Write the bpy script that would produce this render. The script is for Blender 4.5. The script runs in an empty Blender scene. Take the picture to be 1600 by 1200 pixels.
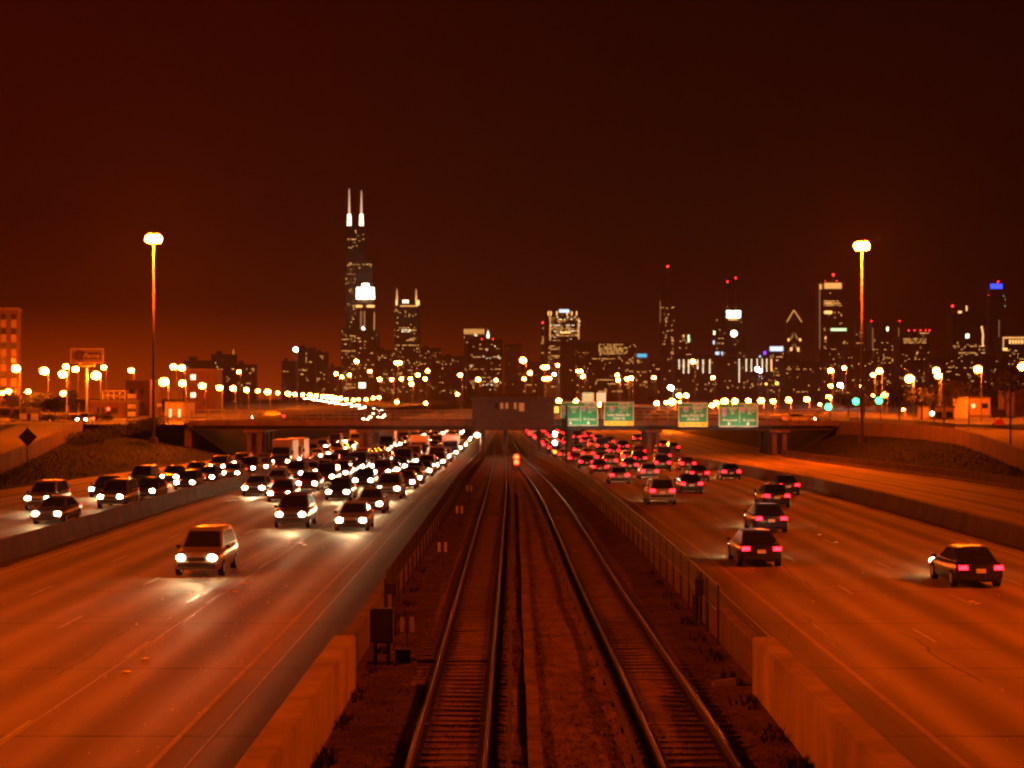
import bpy, bmesh, math, random
from mathutils import Vector, Matrix
R = math.radians
rnd = random.Random(7)
sc = bpy.context.scene
col = sc.collection

# ------------------------------------------------------------------ camera, sky, exposure
F = 2650.0; CAMH = 7.2; VPX = 803.0; HOR = 621.0      # photograph geometry (1600 px wide)
cd = bpy.data.cameras.new('camera'); cam = bpy.data.objects.new('camera', cd); col.objects.link(cam)
cam.location = (0, 0, CAMH); cam.rotation_euler = (R(90), 0, 0)
cd.sensor_width = 36; cd.lens = 36 * F / 1600
cd.shift_x = -(VPX - 800) / 1600; cd.shift_y = (HOR - 600) / 1600
cd.clip_start = 0.5; cd.clip_end = 20000
cd.dof.use_dof = True; cd.dof.focus_distance = 26; cd.dof.aperture_fstop = 2.0
sc.camera = cam

w = bpy.data.worlds.new('World'); sc.world = w; w.use_nodes = True
nt = w.node_tree; nt.nodes.clear()
def N(t, **k):
    n = nt.nodes.new(t)
    for a, b in k.items(): setattr(n, a, b)
    return n
tc = N('ShaderNodeTexCoord'); sp = N('ShaderNodeSeparateXYZ'); nt.links.new(tc.outputs['Generated'], sp.inputs[0])
mr = N('ShaderNodeMapRange', interpolation_type='SMOOTHSTEP'); mr.inputs[1].default_value = -0.33; mr.inputs[2].default_value = 0.16
nt.links.new(sp.outputs[0], mr.inputs[0])
def ramp(stops):
    r = N('ShaderNodeValToRGB'); e = r.color_ramp.elements
    while len(e) < len(stops): e.new(0.5)
    for k, (p, c) in enumerate(stops): e[k].position = p; e[k].color = (*c, 1)
    nt.links.new(sp.outputs[2], r.inputs[0]); return r
# light-polluted night sky: orange at the horizon, dark red-black higher up; brighter to the west (-x)
ra = ramp([(0.0, (0.42, 0.038, 0.0001)), (0.030, (0.20, 0.015, 0.0001)), (0.052, (0.055, 0.0030, 0.0001)), (0.10, (0.029, 0.0008, 0.00005)), (0.25, (0.021, 0.0003, 0.00005)), (0.7, (0.008, 0.0002, 0.00005))])
rb = ramp([(0.0, (0.024, 0.0012, 0.00005)), (0.03, (0.008, 0.0003, 0.00005)), (0.09, (0.003, 0.0001, 0.00005)), (0.25, (0.003, 0.0001, 0.00005)), (0.7, (0.003, 0.0001, 0.00005))])
mx = N('ShaderNodeMix', data_type='RGBA')
nt.links.new(mr.outputs[0], mx.inputs['Factor']); nt.links.new(ra.outputs[0], mx.inputs['A']); nt.links.new(rb.outputs[0], mx.inputs['B'])
bg = N('ShaderNodeBackground'); bg.inputs[1].default_value = 1.0
nt.links.new(mx.outputs['Result'], bg.inputs[0])
wo = N('ShaderNodeOutputWorld'); nt.links.new(bg.outputs[0], wo.inputs[0])

vs = sc.view_settings; vs.view_transform = 'Standard'; vs.look = 'None'; vs.exposure = 0.0; vs.gamma = 1.0; vs.use_curve_mapping = False
cy = sc.cycles
cy.use_denoising = True
cy.max_bounces = 5; cy.diffuse_bounces = 2; cy.glossy_bounces = 3; cy.transparent_max_bounces = 12; cy.volume_bounces = 0
cy.sample_clamp_indirect = 6; cy.use_light_tree = True
cy.filter_width = 1.9

SODIUM = (1.0, 0.105, 0.002)
MAST_L = 3900.0        # radiance of a high-mast lens
HAZE = 6.0e-5

# ------------------------------------------------------------------ helpers
def P(px, py, d): return Vector(((px - VPX) * d / F, d, CAMH - (py - HOR) * d / F))
def lerp(tab, v):
    if v <= tab[0][0]: return tab[0][1]
    for (a, p), (b, q) in zip(tab, tab[1:]):
        if v <= b: return p + (q - p) * (v - a) / (b - a)
    return tab[-1][1]
def smooth(a, b, v):
    t = min(1, max(0, (v - a) / (b - a))); return t * t * (3 - 2 * t)
def gz(y): return -1.2 * smooth(105, 245, y)
def sx(y):
    if y <= 60: return 0.0
    if y <= 245: return -4.2 * ((y - 60) / 185) ** 1.6
    return -4.2 - 0.02 * (y - 245)
def ground_at(x, y): return gz(y) if abs(x) < 47 else 3.3

class MB:
    def __init__(s): s.v = []; s.f = []
    def poly(s, pts): n = len(s.v); s.v += [tuple(p) for p in pts]; s.f.append(tuple(range(n, n + len(pts)))); return s
    def box(s, c, d, rz=0.0):
        n = len(s.v); cx, cy_, cz = c; hx, hy, hz = d[0] / 2, d[1] / 2, d[2] / 2
        co, si = math.cos(rz), math.sin(rz)
        for z in (-hz, hz):
            for x, y in ((-hx, -hy), (hx, -hy), (hx, hy), (-hx, hy)):
                s.v.append((cx + x * co - y * si, cy_ + x * si + y * co, cz + z))
        for q in ((0, 3, 2, 1), (4, 5, 6, 7), (0, 1, 5, 4), (1, 2, 6, 5), (2, 3, 7, 6), (3, 0, 4, 7)): s.f.append(tuple(n + i for i in q))
        return s
    def tube(s, p0, p1, r0, r1=None, n=8, cap=True):
        r1 = r0 if r1 is None else r1; p0, p1 = Vector(p0), Vector(p1)
        ax = (p1 - p0).normalized(); u = ax.orthogonal().normalized(); v = ax.cross(u); b = len(s.v)
        for p, r in ((p0, r0), (p1, r1)):
            for k in range(n):
                a = 2 * math.pi * k / n; s.v.append(tuple(p + u * (r * math.cos(a)) + v * (r * math.sin(a))))
        for k in range(n): s.f.append((b + k, b + (k + 1) % n, b + n + (k + 1) % n, b + n + k))
        if cap: s.f.append(tuple(b + k for k in reversed(range(n)))); s.f.append(tuple(b + n + k for k in range(n)))
        return s
    def ball(s, c, rx, ry=None, rz=None, n=8, m=5):
        ry = ry or rx; rz = rz or rx; b = len(s.v); cx, cy_, cz = c
        s.v.append((cx, cy_, cz - rz))
        for j in range(1, m):
            t = math.pi * j / m - math.pi / 2
            for k in range(n):
                a = 2 * math.pi * k / n; s.v.append((cx + rx * math.cos(t) * math.cos(a), cy_ + ry * math.cos(t) * math.sin(a), cz + rz * math.sin(t)))
        s.v.append((cx, cy_, cz + rz)); e = len(s.v) - 1
        for k in range(n): s.f.append((b, b + 1 + (k + 1) % n, b + 1 + k)); s.f.append((e, e - n + k, e - n + (k + 1) % n))
        for j in range(m - 2):
            for k in range(n):
                q = b + 1 + j * n; s.f.append((q + k, q + (k + 1) % n, q + n + (k + 1) % n, q + n + k))
        return s
    def loft(s, rings, cap=True):
        b = len(s.v); n = len(rings[0])
        for r in rings: s.v += [tuple(p) for p in r]
        for j in range(len(rings) - 1):
            for k in range(n): s.f.append((b + j * n + k, b + j * n + (k + 1) % n, b + (j + 1) * n + (k + 1) % n, b + (j + 1) * n + k))
        if cap: s.f.append(tuple(b + k for k in reversed(range(n)))); s.f.append(tuple(b + (len(rings) - 1) * n + k for k in range(n)))
        return s
    def mesh(s, name, mat):
        me = bpy.data.meshes.new(name); me.from_pydata(s.v, [], s.f); me.update()
        bm = bmesh.new(); bm.from_mesh(me); bmesh.ops.recalc_face_normals(bm, faces=bm.faces); bm.to_mesh(me); bm.free()
        if mat: me.materials.append(mat)
        return me
    def build(s, name, mat, parent=None, loc=None, smooth_=False):
        me = s.mesh(name, mat)
        if smooth_: me.polygons.foreach_set('use_smooth', [True] * len(me.polygons))
        return inst(name, me, parent, loc)
def rounded(o, w_=0.045):
    bm = bmesh.new(); bm.from_mesh(o.data)
    ed = [e for e in bm.edges if len(e.link_faces) == 2 and e.calc_face_angle(0) > 0.35]
    bmesh.ops.bevel(bm, geom=ed, offset=w_, segments=2, affect='EDGES', clamp_overlap=True)
    bmesh.ops.recalc_face_normals(bm, faces=bm.faces); bm.to_mesh(o.data); bm.free()
    o.data.polygons.foreach_set('use_smooth', [True] * len(o.data.polygons)); o.data.set_sharp_from_angle(angle=R(50)); return o
def inst(name, me, parent=None, loc=None, rz=0.0):
    o = bpy.data.objects.new(name, me); col.objects.link(o)
    if parent: o.parent = parent
    if loc is not None: o.location = loc
    if rz: o.rotation_euler.z = rz
    return o
USED = {}
def tag(o, label=None, cat=None, group=None, kind=None):
    if label:
        o['label'] = label
        USED.setdefault(label, []).append(o.name)
    if cat: o['category'] = cat
    if group: o['group'] = group
    if kind: o['kind'] = kind
    return o
def thing(name, label, cat, loc=(0, 0, 0), rz=0.0, group=None):
    o = bpy.data.objects.new(name, None); col.objects.link(o); o.location = loc; o.rotation_euler.z = rz
    o.empty_display_size = 0.2
    return tag(o, label, cat, group)
def copy_tree(o, parent=None):
    c = o.copy(); col.objects.link(c)
    if parent: c.parent = parent
    for ch in list(o.children): copy_tree(ch, c)
    return c
ORD = 'first second third fourth fifth sixth seventh eighth ninth tenth eleventh twelfth thirteenth fourteenth fifteenth sixteenth seventeenth eighteenth nineteenth twentieth'.split()
ORD += ['twenty-' + w_ for w_ in ORD[:9]] + ['thirtieth'] + ['thirty-' + w_ for w_ in ORD[:9]]

def mat(name, c, rough=0.8, spec=0.3, metal=0.0, var=0.0, scale=1.0, bump=0.0, bscale=40.0, emit=None, estr=0.0, sample=True, objcol=False, stretch=None):
    m = bpy.data.materials.new(name); m.use_nodes = True
    t = m.node_tree; b = t.nodes['Principled BSDF']
    b.inputs['Base Color'].default_value = (*c, 1); b.inputs['Roughness'].default_value = rough
    b.inputs['Specular IOR Level'].default_value = spec; b.inputs['Metallic'].default_value = metal
    if objcol:
        oi = t.nodes.new('ShaderNodeObjectInfo'); t.links.new(oi.outputs['Color'], b.inputs['Base Color'])
    if var or bump:
        tx = t.nodes.new('ShaderNodeTexCoord'); mp = t.nodes.new('ShaderNodeMapping'); t.links.new(tx.outputs['Object'], mp.inputs[0])
        if stretch: mp.inputs['Scale'].default_value = stretch
    if var:
        n1 = t.nodes.new('ShaderNodeTexNoise'); n1.inputs['Scale'].default_value = scale; n1.inputs['Detail'].default_value = 8; n1.inputs['Roughness'].default_value = 0.65
        t.links.new(mp.outputs[0], n1.inputs['Vector'])
        r = t.nodes.new('ShaderNodeMapRange'); r.inputs[1].default_value = 0.3; r.inputs[2].default_value = 0.7
        r.inputs[3].default_value = 1 - var; r.inputs[4].default_value = 1 + var * 0.7
        t.links.new(n1.outputs['Fac'], r.inputs[0])
        mu = t.nodes.new('ShaderNodeMix'); mu.data_type = 'RGBA'; mu.blend_type = 'MULTIPLY'; mu.inputs['Factor'].default_value = 1
        mu.inputs['A'].default_value = (*c, 1); t.links.new(r.outputs[0], mu.inputs['B']); t.links.new(mu.outputs['Result'], b.inputs['Base Color'])
    if bump:
        n2 = t.nodes.new('ShaderNodeTexNoise'); n2.inputs['Scale'].default_value = bscale; n2.inputs['Detail'].default_value = 6
        t.links.new(tx.outputs['Object'], n2.inputs['Vector'])
        bp = t.nodes.new('ShaderNodeBump'); bp.inputs['Strength'].default_value = bump; bp.inputs['Distance'].default_value = 0.05
        t.links.new(n2.outputs['Fac'], bp.inputs['Height']); t.links.new(bp.outputs[0], b.inputs['Normal'])
    if emit:
        b.inputs['Emission Color'].default_value = (*emit, 1); b.inputs['Emission Strength'].default_value = estr
        if not sample: m.cycles.emission_sampling = 'NONE'
    return m
def glow(name, c, s, sample=True): return mat(name, (0.10, 0.10, 0.10), 0.4, emit=c, estr=s, sample=sample)

# road: worn concrete, darker oil band down each lane, tar seams and cross joints (wear, and shade painted in along the wall)
def road_mat(name, base, lane0, lane_w, sign, wall_x):
    m = mat(name, base, 0.8, 0.22, var=0.22, scale=0.35, bump=0.25, bscale=30.0, stretch=(1.6, 0.12, 1))
    t = m.node_tree; b = t.nodes['Principled BSDF']; L = t.links.new
    old = b.inputs['Base Color'].links[0].from_socket
    tx = t.nodes.new('ShaderNodeTexCoord'); s3 = t.nodes.new('ShaderNodeSeparateXYZ'); L(tx.outputs['Object'], s3.inputs[0])
    def M(op, a, bb=None, c=None):
        n = t.nodes.new('ShaderNodeMath'); n.operation = op
        for k, q in enumerate((a, bb, c)):
            if q is None: continue
            if isinstance(q, (int, float)): n.inputs[k].default_value = q
            else: L(q, n.inputs[k])
        return n.outputs[0]
    u = M('DIVIDE', M('SUBTRACT', s3.outputs[0], lane0), lane_w * sign)
    fr = M('FRACT', u)
    tyre = M('POWER', M('ABSOLUTE', M('SINE', M('MULTIPLY', fr, math.pi * 2))), 3.0)   # two polished wheel paths per lane
    oil = M('POWER', M('SINE', M('MULTIPLY', fr, math.pi)), 6.0)                       # dark oil drip band in the middle
    cj = M('LESS_THAN', M('FRACT', M('DIVIDE', s3.outputs[1], 9.0)), 0.012)            # sawn cross joint
    n3 = t.nodes.new('ShaderNodeTexNoise'); n3.inputs['Scale'].default_value = 1.0; n3.inputs['Detail'].default_value = 5
    mp = t.nodes.new('ShaderNodeMapping'); mp.inputs['Scale'].default_value = (0.9, 0.05, 1); L(tx.outputs['Object'], mp.inputs[0]); L(mp.outputs[0], n3.inputs['Vector'])
    k = M('SUBTRACT', 1.0, M('MULTIPLY', oil, M('MULTIPLY', n3.outputs['Fac'], 0.6)))
    k = M('ADD', k, M('MULTIPLY', tyre, 0.16)); k = M('SUBTRACT', k, M('MULTIPLY', cj, 0.5))
    gd = M('DIVIDE', M('MULTIPLY', M('SUBTRACT', s3.outputs[0], wall_x), sign), 2.6)      # gutter dirt plus the wall's shade, painted as one dark band
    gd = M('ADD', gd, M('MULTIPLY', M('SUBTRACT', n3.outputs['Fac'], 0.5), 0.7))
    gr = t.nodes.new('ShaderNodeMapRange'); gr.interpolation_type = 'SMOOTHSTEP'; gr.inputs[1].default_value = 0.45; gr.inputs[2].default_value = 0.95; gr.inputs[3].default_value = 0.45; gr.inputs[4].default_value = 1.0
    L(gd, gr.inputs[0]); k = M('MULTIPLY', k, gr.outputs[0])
    mu = t.nodes.new('ShaderNodeMix'); mu.data_type = 'RGBA'; mu.blend_type = 'MULTIPLY'; mu.inputs['Factor'].default_value = 1
    L(old, mu.inputs['A']); L(k, mu.inputs['B']); L(mu.outputs['Result'], b.inputs['Base Color'])
    L(M('SUBTRACT', 0.82, M('MULTIPLY', tyre, 0.14)), b.inputs['Roughness'])
    return m

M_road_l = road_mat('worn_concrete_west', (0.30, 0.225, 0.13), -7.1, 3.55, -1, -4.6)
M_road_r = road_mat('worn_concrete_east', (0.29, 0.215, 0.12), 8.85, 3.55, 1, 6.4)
M_street = mat('asphalt', (0.16, 0.14, 0.12), 0.8, 0.25, var=0.25, scale=0.4, bump=0.2)
M_conc = mat('concrete', (0.31, 0.22, 0.155), 0.85, 0.2, var=0.4, scale=0.8, bump=0.15, bscale=18, stretch=(1, 1, 0.35))
M_conc_dark = mat('stained_concrete', (0.13, 0.085, 0.06), 0.9, 0.2, var=0.35, scale=0.7, bump=0.15, bscale=14, stretch=(1, 1, 0.3))
M_ballast = mat('ballast', (0.16, 0.085, 0.055), 0.95, 0.1, var=0.5, scale=1.1, bump=0.9, bscale=16)
M_stone = mat('ballast_stone', (0.17, 0.09, 0.06), 0.9, 0.15, var=0.5, scale=3)
M_tie = mat('creosote_timber', (0.125, 0.068, 0.045), 0.8, 0.3, var=0.45, scale=3, bump=0.3, stretch=(0.3, 3, 3))
M_rail = mat('polished_rail_steel', (0.055, 0.038, 0.032), 0.36, 0.5, metal=0.7)
M_shade_stain = mat('shaded_stained_ballast', (0.022, 0.014, 0.010), 0.8, 0.2, var=0.6, scale=2.5, bump=0.6, bscale=14)
M_rust = mat('rusty_rail_side', (0.07, 0.035, 0.02), 0.8, 0.2, var=0.3, scale=6)
M_steel = mat('galvanised_steel', (0.20, 0.18, 0.165), 0.5, 0.4, metal=0.3, var=0.15, scale=2)
M_dark = mat('dark_painted_steel', (0.045, 0.035, 0.03), 0.6, 0.3, var=0.2, scale=3)
M_girder = mat('weathered_girder', (0.05, 0.032, 0.024), 0.7, 0.3, var=0.3, scale=0.8)
M_paint = mat('white_road_paint', (0.46, 0.42, 0.36), 0.7, 0.3, var=0.25, scale=2)
M_yellow = mat('yellow_road_paint', (0.42, 0.30, 0.12), 0.7, 0.3, var=0.25, scale=2)
M_seam = mat('joint_sealant', (0.52, 0.46, 0.38), 0.6, 0.3, var=0.3, scale=1.5)
M_reflector = mat('reflector_plastic', (0.85, 0.75, 0.55), 0.25, 0.6)
M_grass = mat('night_grass', (0.018, 0.018, 0.008), 0.95, 0.1, var=0.5, scale=0.5, bump=0.8, bscale=5)
M_leaf = mat('foliage', (0.026, 0.028, 0.010), 0.8, 0.2, var=0.5, scale=1.2)
M_bark = mat('bark', (0.07, 0.05, 0.035), 0.9, 0.1, var=0.3, scale=5)
M_earth = mat('city_ground', (0.12, 0.095, 0.07), 0.95, 0.1, var=0.4, scale=0.02)
M_brick = mat('brick', (0.09, 0.045, 0.03), 0.9, 0.15, var=0.3, scale=0.8, bump=0.2)
M_tower = mat('tower_cladding', (0.055, 0.045, 0.04), 0.5, 0.4, var=0.3, scale=0.03)
M_tower_b = mat('pale_tower_stone', (0.42, 0.30, 0.22), 0.8, 0.3, var=0.2, scale=0.03)
M_glass = mat('dark_glass', (0.02, 0.02, 0.025), 0.08, 0.6)
M_mastp = mat('weathered_mast_steel', (0.11, 0.095, 0.085), 0.6, 0.3, var=0.15, scale=2)
M_lamp_body = mat('lamp_housing', (0.25, 0.23, 0.2), 0.5, 0.4, metal=0.3)

# ------------------------------------------------------------------ ground, roads, embankments
def yrange(a, b, step):
    n = max(1, int(round((b - a) / step))); return [a + (b - a) * k / n for k in range(n + 1)]
def strip(name, m, xl, xr, ys, z, nx=1, parent=None, kind='structure'):
    mb = MB()
    for y in ys:
        a, b = xl(y), xr(y)
        for k in range(nx + 1):
            x = a + (b - a) * k / nx; mb.v.append((x, y, z(x, y) if callable(z) else z))
    for j in range(len(ys) - 1):
        for k in range(nx):
            q = j * (nx + 1) + k; mb.f.append((q, q + 1, q + nx + 2, q + nx + 1))
    o = mb.build(name, m, parent)
    if not parent: tag(o, kind=kind)
    return o
YS = yrange(18, 110, 8) + yrange(118, 262, 6) + yrange(280, 620, 20)
c = lambda v: (lambda y: v)
g2 = lambda off=0.0: (lambda x, y: gz(y) + off)
tag(MB().poly([(-9000, -200, -1.9), (9000, -200, -1.9), (9000, 9000, -1.9), (-9000, 9000, -1.9)]).build('ground', M_earth), kind='structure')
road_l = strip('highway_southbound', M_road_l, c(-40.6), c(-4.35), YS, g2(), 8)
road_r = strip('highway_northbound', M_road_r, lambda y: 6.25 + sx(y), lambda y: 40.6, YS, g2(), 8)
bed = strip('railway_bed', M_ballast, c(-4.5), lambda y: 6.4 + sx(y), yrange(18, 60, 2) + yrange(63, 262, 5) + yrange(280, 500, 20),
            lambda x, y: gz(y) - 0.14 + 0.05 * math.sin(x * 2.3 + 0.6) * math.cos(y * 0.31), 14)
XRL = [(18, -43), (120, -43), (150, -45.5), (200, -54), (243, -62)]; ZRL = [(18, 0.1), (110, 0.15), (150, 1.3), (200, 2.35), (243, 3.25)]
XRR = [(18, 43.4), (115, 43.4), (145, 44.2), (180, 50), (205, 53.5), (222, 52), (243, 46.8)]; ZRR = [(18, 0.2), (100, 0.8), (145, 2.0), (180, 2.6), (205, 2.95), (222, 3.2), (243, 3.3)]
YE = yrange(18, 243, 5)
strip('embankment', M_grass, lambda y: lerp(XRL, y) - 0.1, c(-40.6), YE, lambda x, y: (lambda t: gz(y) * (1 - t) + (lerp(ZRL, y) - 0.9) * t)(min(1, max(0, (-40.6 - x) / (-40.6 - lerp(XRL, y) + 0.1)))) + (0.35 * math.sin(min(1, (-40.6 - x) / max(0.5, -40.6 - lerp(XRL, y))) * math.pi)), 8)
strip('embankment', M_grass, c(40.6), lambda y: lerp(XRR, y) + 0.1, YE, lambda x, y: (lambda t: gz(y) * (1 - t) + (lerp(ZRR, y) - 1.3) * t)(min(1, max(0, (x - 40.6) / (lerp(XRR, y) + 0.1 - 40.6)))) + (0.45 * math.sin(min(1, max(0, (x - 40.6) / max(0.5, lerp(XRR, y) - 40.6))) * math.pi)), 8)
strip('exit_ramp', M_street, lambda y: lerp(XRL, y) - 9, lambda y: lerp(XRL, y) - 0.3, YE, lambda x, y: lerp(ZRL, y))
strip('entrance_ramp', M_street, lambda y: lerp(XRR, y) + 0.3, lambda y: max(lerp(XRR, y) + 11, 60 if y > 200 else 0), YE, lambda x, y: lerp(ZRR, y))
strip('terrace', M_grass, c(-420), lambda y: lerp(XRL, y) - 9, YE, lambda x, y: lerp(ZRL, y) + 0.1 + (3.2 - lerp(ZRL, y)) * smooth(0, 16, lerp(XRL, y) - 9 - x), 24)
strip('terrace', M_grass, lambda y: max(lerp(XRR, y) + 11, 60 if y > 200 else 0), c(420), YE, lambda x, y: lerp(ZRR, y) + 0.1 + (3.2 - lerp(ZRR, y)) * smooth(0, 14, x - lerp(XRR, y) - 11), 24)
YF = yrange(259.5, 620, 30)
strip('cutting_slope', M_grass, c(-47), c(-40.6), [243.2] + YF, lambda x, y: -1.2 + 4.45 * (-40.6 - x) / 6.4, 4)
strip('cutting_slope', M_grass, c(40.6), c(47), [243.2] + YF, lambda x, y: -1.2 + 4.45 * (x - 40.6) / 6.4, 4)
for s in (-1, 1):
    strip('cross_street', M_street, (lambda y: -900) if s < 0 else c(47), c(-47) if s < 0 else (lambda y: 900), [243.2, 259.4], 3.35, 20)
    strip('plateau', M_earth, (lambda y: -3500) if s < 0 else c(47), c(-47) if s < 0 else (lambda y: 3500), [259.5, 620, 900, 1600, 2600], 3.3, 6)
tag(MB().poly([(-47, 620, -1.25), (47, 620, -1.25), (47, 2600, -1.25), (-47, 2600, -1.25)]).build('distant_road', M_street), kind='structure')

# road markings
def path_line(name, m, xf, y0, y1, wd, parent, step=8):
    strip(name, m, lambda y: xf(y) - wd / 2, lambda y: xf(y) + wd / 2, yrange(y0, y1, step), g2(0.005), 1, parent)
path_line('edge_line', M_yellow, c(-7.1), 20, 420, 0.13, road_l)
path_line('edge_line', M_paint, c(-21.0), 40, 420, 0.14, road_l)
path_line('edge_line', M_paint, c(-24.6), 40, 420, 0.12, road_l)
path_line('edge_line', M_paint, c(-36.2), 60, 300, 0.12, road_l)
path_line('joint_line', M_seam, c(-10.65), 20, 300, 0.045, road_l)
path_line('joint_line', M_seam, c(-6.4), 20, 300, 0.035, road_l)
path_line('edge_line', M_yellow, lambda y: 8.85 + sx(y), 20, 420, 0.15, road_r)
path_line('edge_line', M_paint, lambda y: 23.1 + sx(y), 30, 420, 0.13, road_r)
path_line('edge_line', M_paint, lambda y: 26.4 + sx(y), 50, 420, 0.12, road_r)
path_line('joint_line', M_seam, lambda y: 7.7 + sx(y), 20, 260, 0.04, road_r)
dash = MB().box((0, 0, 0.003), (0.11, 3.0, 0.006)).mesh('lane_dash', M_paint)
for parent, xs, shift in ((road_l, (-10.75, -14.2, -17.6, -28.0, -31.8), c(0)), (road_r, (12.4, 15.9, 19.5, 30.3, 34.0), sx)):
    for x in xs:
        y = 36.0 + (abs(x) * 1.7) % 9
        while y < 235:
            inst('lane_dash', dash, parent, (x + shift(y), y, gz(y) + 0.004)); y += 12.2
refl = MB().box((0, 0, 0.025), (0.2, 0.11, 0.05)).mesh('road_reflector', M_reflector)
for px, py in ((228, 1031), (198, 1052), (382, 912), (368, 925), (470, 849), (476, 852), (1228, 815), (1280, 836), (1306, 848), (1518, 941), (1527, 944)):
    d = CAMH * F / (py - HOR); p = P(px, py, d)
    inst('road_reflector', refl, road_l if px < 800 else road_r, (p.x, d, gz(d) + 0.004))
M_tar = mat('crack_sealant', (0.045, 0.035, 0.028), 0.5, 0.4, var=0.3, scale=2)
for k in range(34):
    parent, s = (road_l, -1) if k % 2 else (road_r, 1)
    y = 38 + 80 * rnd.random(); x = s * rnd.uniform(8.5, 21); mb = MB(); pts = []; yy = y
    cross = rnd.random() < .45
    for q in range(9):
        pts.append((x, yy))
        if cross: x += s * rnd.uniform(.25, .5); yy += rnd.gauss(0, .16)
        else: yy += rnd.uniform(.7, 1.6); x += rnd.gauss(0, .09)
    for (xa, ya), (xb, yb) in zip(pts, pts[1:]):
        wx, wy = (0, .05) if cross else (.035, 0)
        mb.poly([(xa - wx, ya - wy, gz(ya) + .0035), (xa + wx, ya + wy, gz(ya) + .0035), (xb + wx, yb + wy, gz(yb) + .0035), (xb - wx, yb - wy, gz(yb) + .0035)])
    mb.build('sealed_crack', M_tar, parent)
crumbs = MB()
for k in range(260):
    s = -1 if k % 3 else 1
    y = rnd.uniform(34, 110); x = rnd.uniform(-13.5, -7) if s < 0 else rnd.uniform(7, 20); q = rnd.uniform(0.012, 0.035)
    crumbs.box((x, y, gz(y) + q / 2), (q * 1.5, q, q), rnd.random() * 3)
tag(crumbs.build('road_grit', M_reflector), 'pale crumbs of grit scattered over the highway lanes', 'grit', kind='stuff')

# ------------------------------------------------------------------ walls built panel by panel
def wall(name, label, cat, pts, m, prof, plen=6.0, group=None, part='wall_panel', top=None, bot=None):
    """prof: list of (offset, height) cross-section points; pts: (x, y) polyline; top / bot: optional z functions of distance along"""
    root = thing(name, label, cat, (pts[0][0], pts[0][1], 0), 0, group)
    o0 = Vector((pts[0][0], pts[0][1], 0))
    seg = []; acc = 0
    for a, b in zip(pts, pts[1:]):
        ln = (Vector(b) - Vector(a)).length; seg.append((acc, acc + ln, Vector(a), Vector(b))); acc += ln
    def at(s):
        for a, b, p, q in seg:
            if s <= b + 1e-6: return p.lerp(q, (s - a) / (b - a)), (q - p).normalized()
        return seg[-1][3], (seg[-1][3] - seg[-1][2]).normalized()
    s = 0.0
    while s < acc - 0.05:
        e = min(acc, s + plen); rings = []
        for q in (s + 0.012, e - 0.012):
            p, t = at(q); nrm = Vector((t.y, -t.x)); zb = bot(p) if bot else gz(p.y); zt = top(p) if top else None
            r = []
            for off, h in prof:
                z = zb + h if zt is None else (zb if h <= 0 else zt + (h - 1))
                r.append((p.x + nrm.x * off - o0.x, p.y + nrm.y * off - o0.y, z))
            rings.append(r)
        MB().loft(rings).build(part, m, root)
        s = e
    return root
NEAR = [(-0.29, -0.2), (-0.29, 1.12), (-0.24, 1.17), (0.24, 1.17), (0.29, 1.12), (0.29, -0.2)]
JERSEY = [(-0.32, -0.05), (-0.32, 0.08), (-0.18, 0.33), (-0.1, 0.95), (0.1, 0.95), (0.18, 0.33), (0.32, 0.08), (0.32, -0.05)]
wall('railway_wall', 'thick pale concrete wall between the railway and the oncoming lanes', 'wall', [(-4.3, 20), (-4.3, 43)], M_conc, NEAR, 5.2)
NR = [(a, b + (0.1 if b > 0.5 else 0)) for a, b in NEAR]
wall('railway_wall', 'thick concrete wall between the railway and the departing red-light lanes', 'wall', [(6.2, 20), (6.2, 42)], M_conc, NR, 5.2)
LOW = [(-0.16, -0.2), (-0.16, 0.82), (0.16, 0.82), (0.16, -0.2)]
wall('low_wall', 'low concrete wall behind the rail fence on the oncoming side', 'wall', [(-4.45, 43.1), (-4.45, 238)], M_conc_dark, LOW, 8)
wall('low_wall', 'low concrete wall behind the rail fence on the departing side', 'wall', [(6.35 + sx(y), y) for y in [42.1] + yrange(50, 238, 10)], M_conc_dark, LOW, 8)
wall('lane_barrier', 'concrete barrier dividing oncoming express and local lanes', 'barrier', [(-22.6, 30), (-22.6, 242)], M_conc_dark, JERSEY, 6)
wall('lane_barrier', 'concrete barrier dividing departing express and local lanes', 'barrier', [(24.7 + sx(y), y) for y in yrange(30, 242, 10)], M_conc_dark, JERSEY, 6)
wall('lane_barrier', 'low barrier at the foot of the grassy mound', 'barrier', [(40.2, 100), (40.3, 160), (39.5, 200), (38.5, 243)], M_conc_dark, JERSEY, 6)
TH = [(-0.2, 0), (-0.2, 1.75), (0.2, 1.75), (0.2, 0)]
wall('ramp_wall', 'retaining wall along the exit ramp beside the warning sign', 'wall', [(lerp(XRL, y), y) for y in yrange(100, 243, 9)], M_conc_dark, TH, 9.2, top=lambda p: lerp(ZRL, p.y), bot=lambda p: lerp(ZRL, p.y) - 1.7)
TH2 = [(-0.2, 0), (-0.2, 1.5), (0.2, 1.5), (0.2, 0)]
wall('ramp_wall', 'curved retaining wall above the dark grassy mound', 'wall', [(lerp(XRR, y), y) for y in yrange(90, 243, 5)], M_conc_dark, TH2, 5.2, top=lambda p: lerp(ZRR, p.y), bot=lambda p: lerp(ZRR, p.y) - 2.0)

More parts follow.
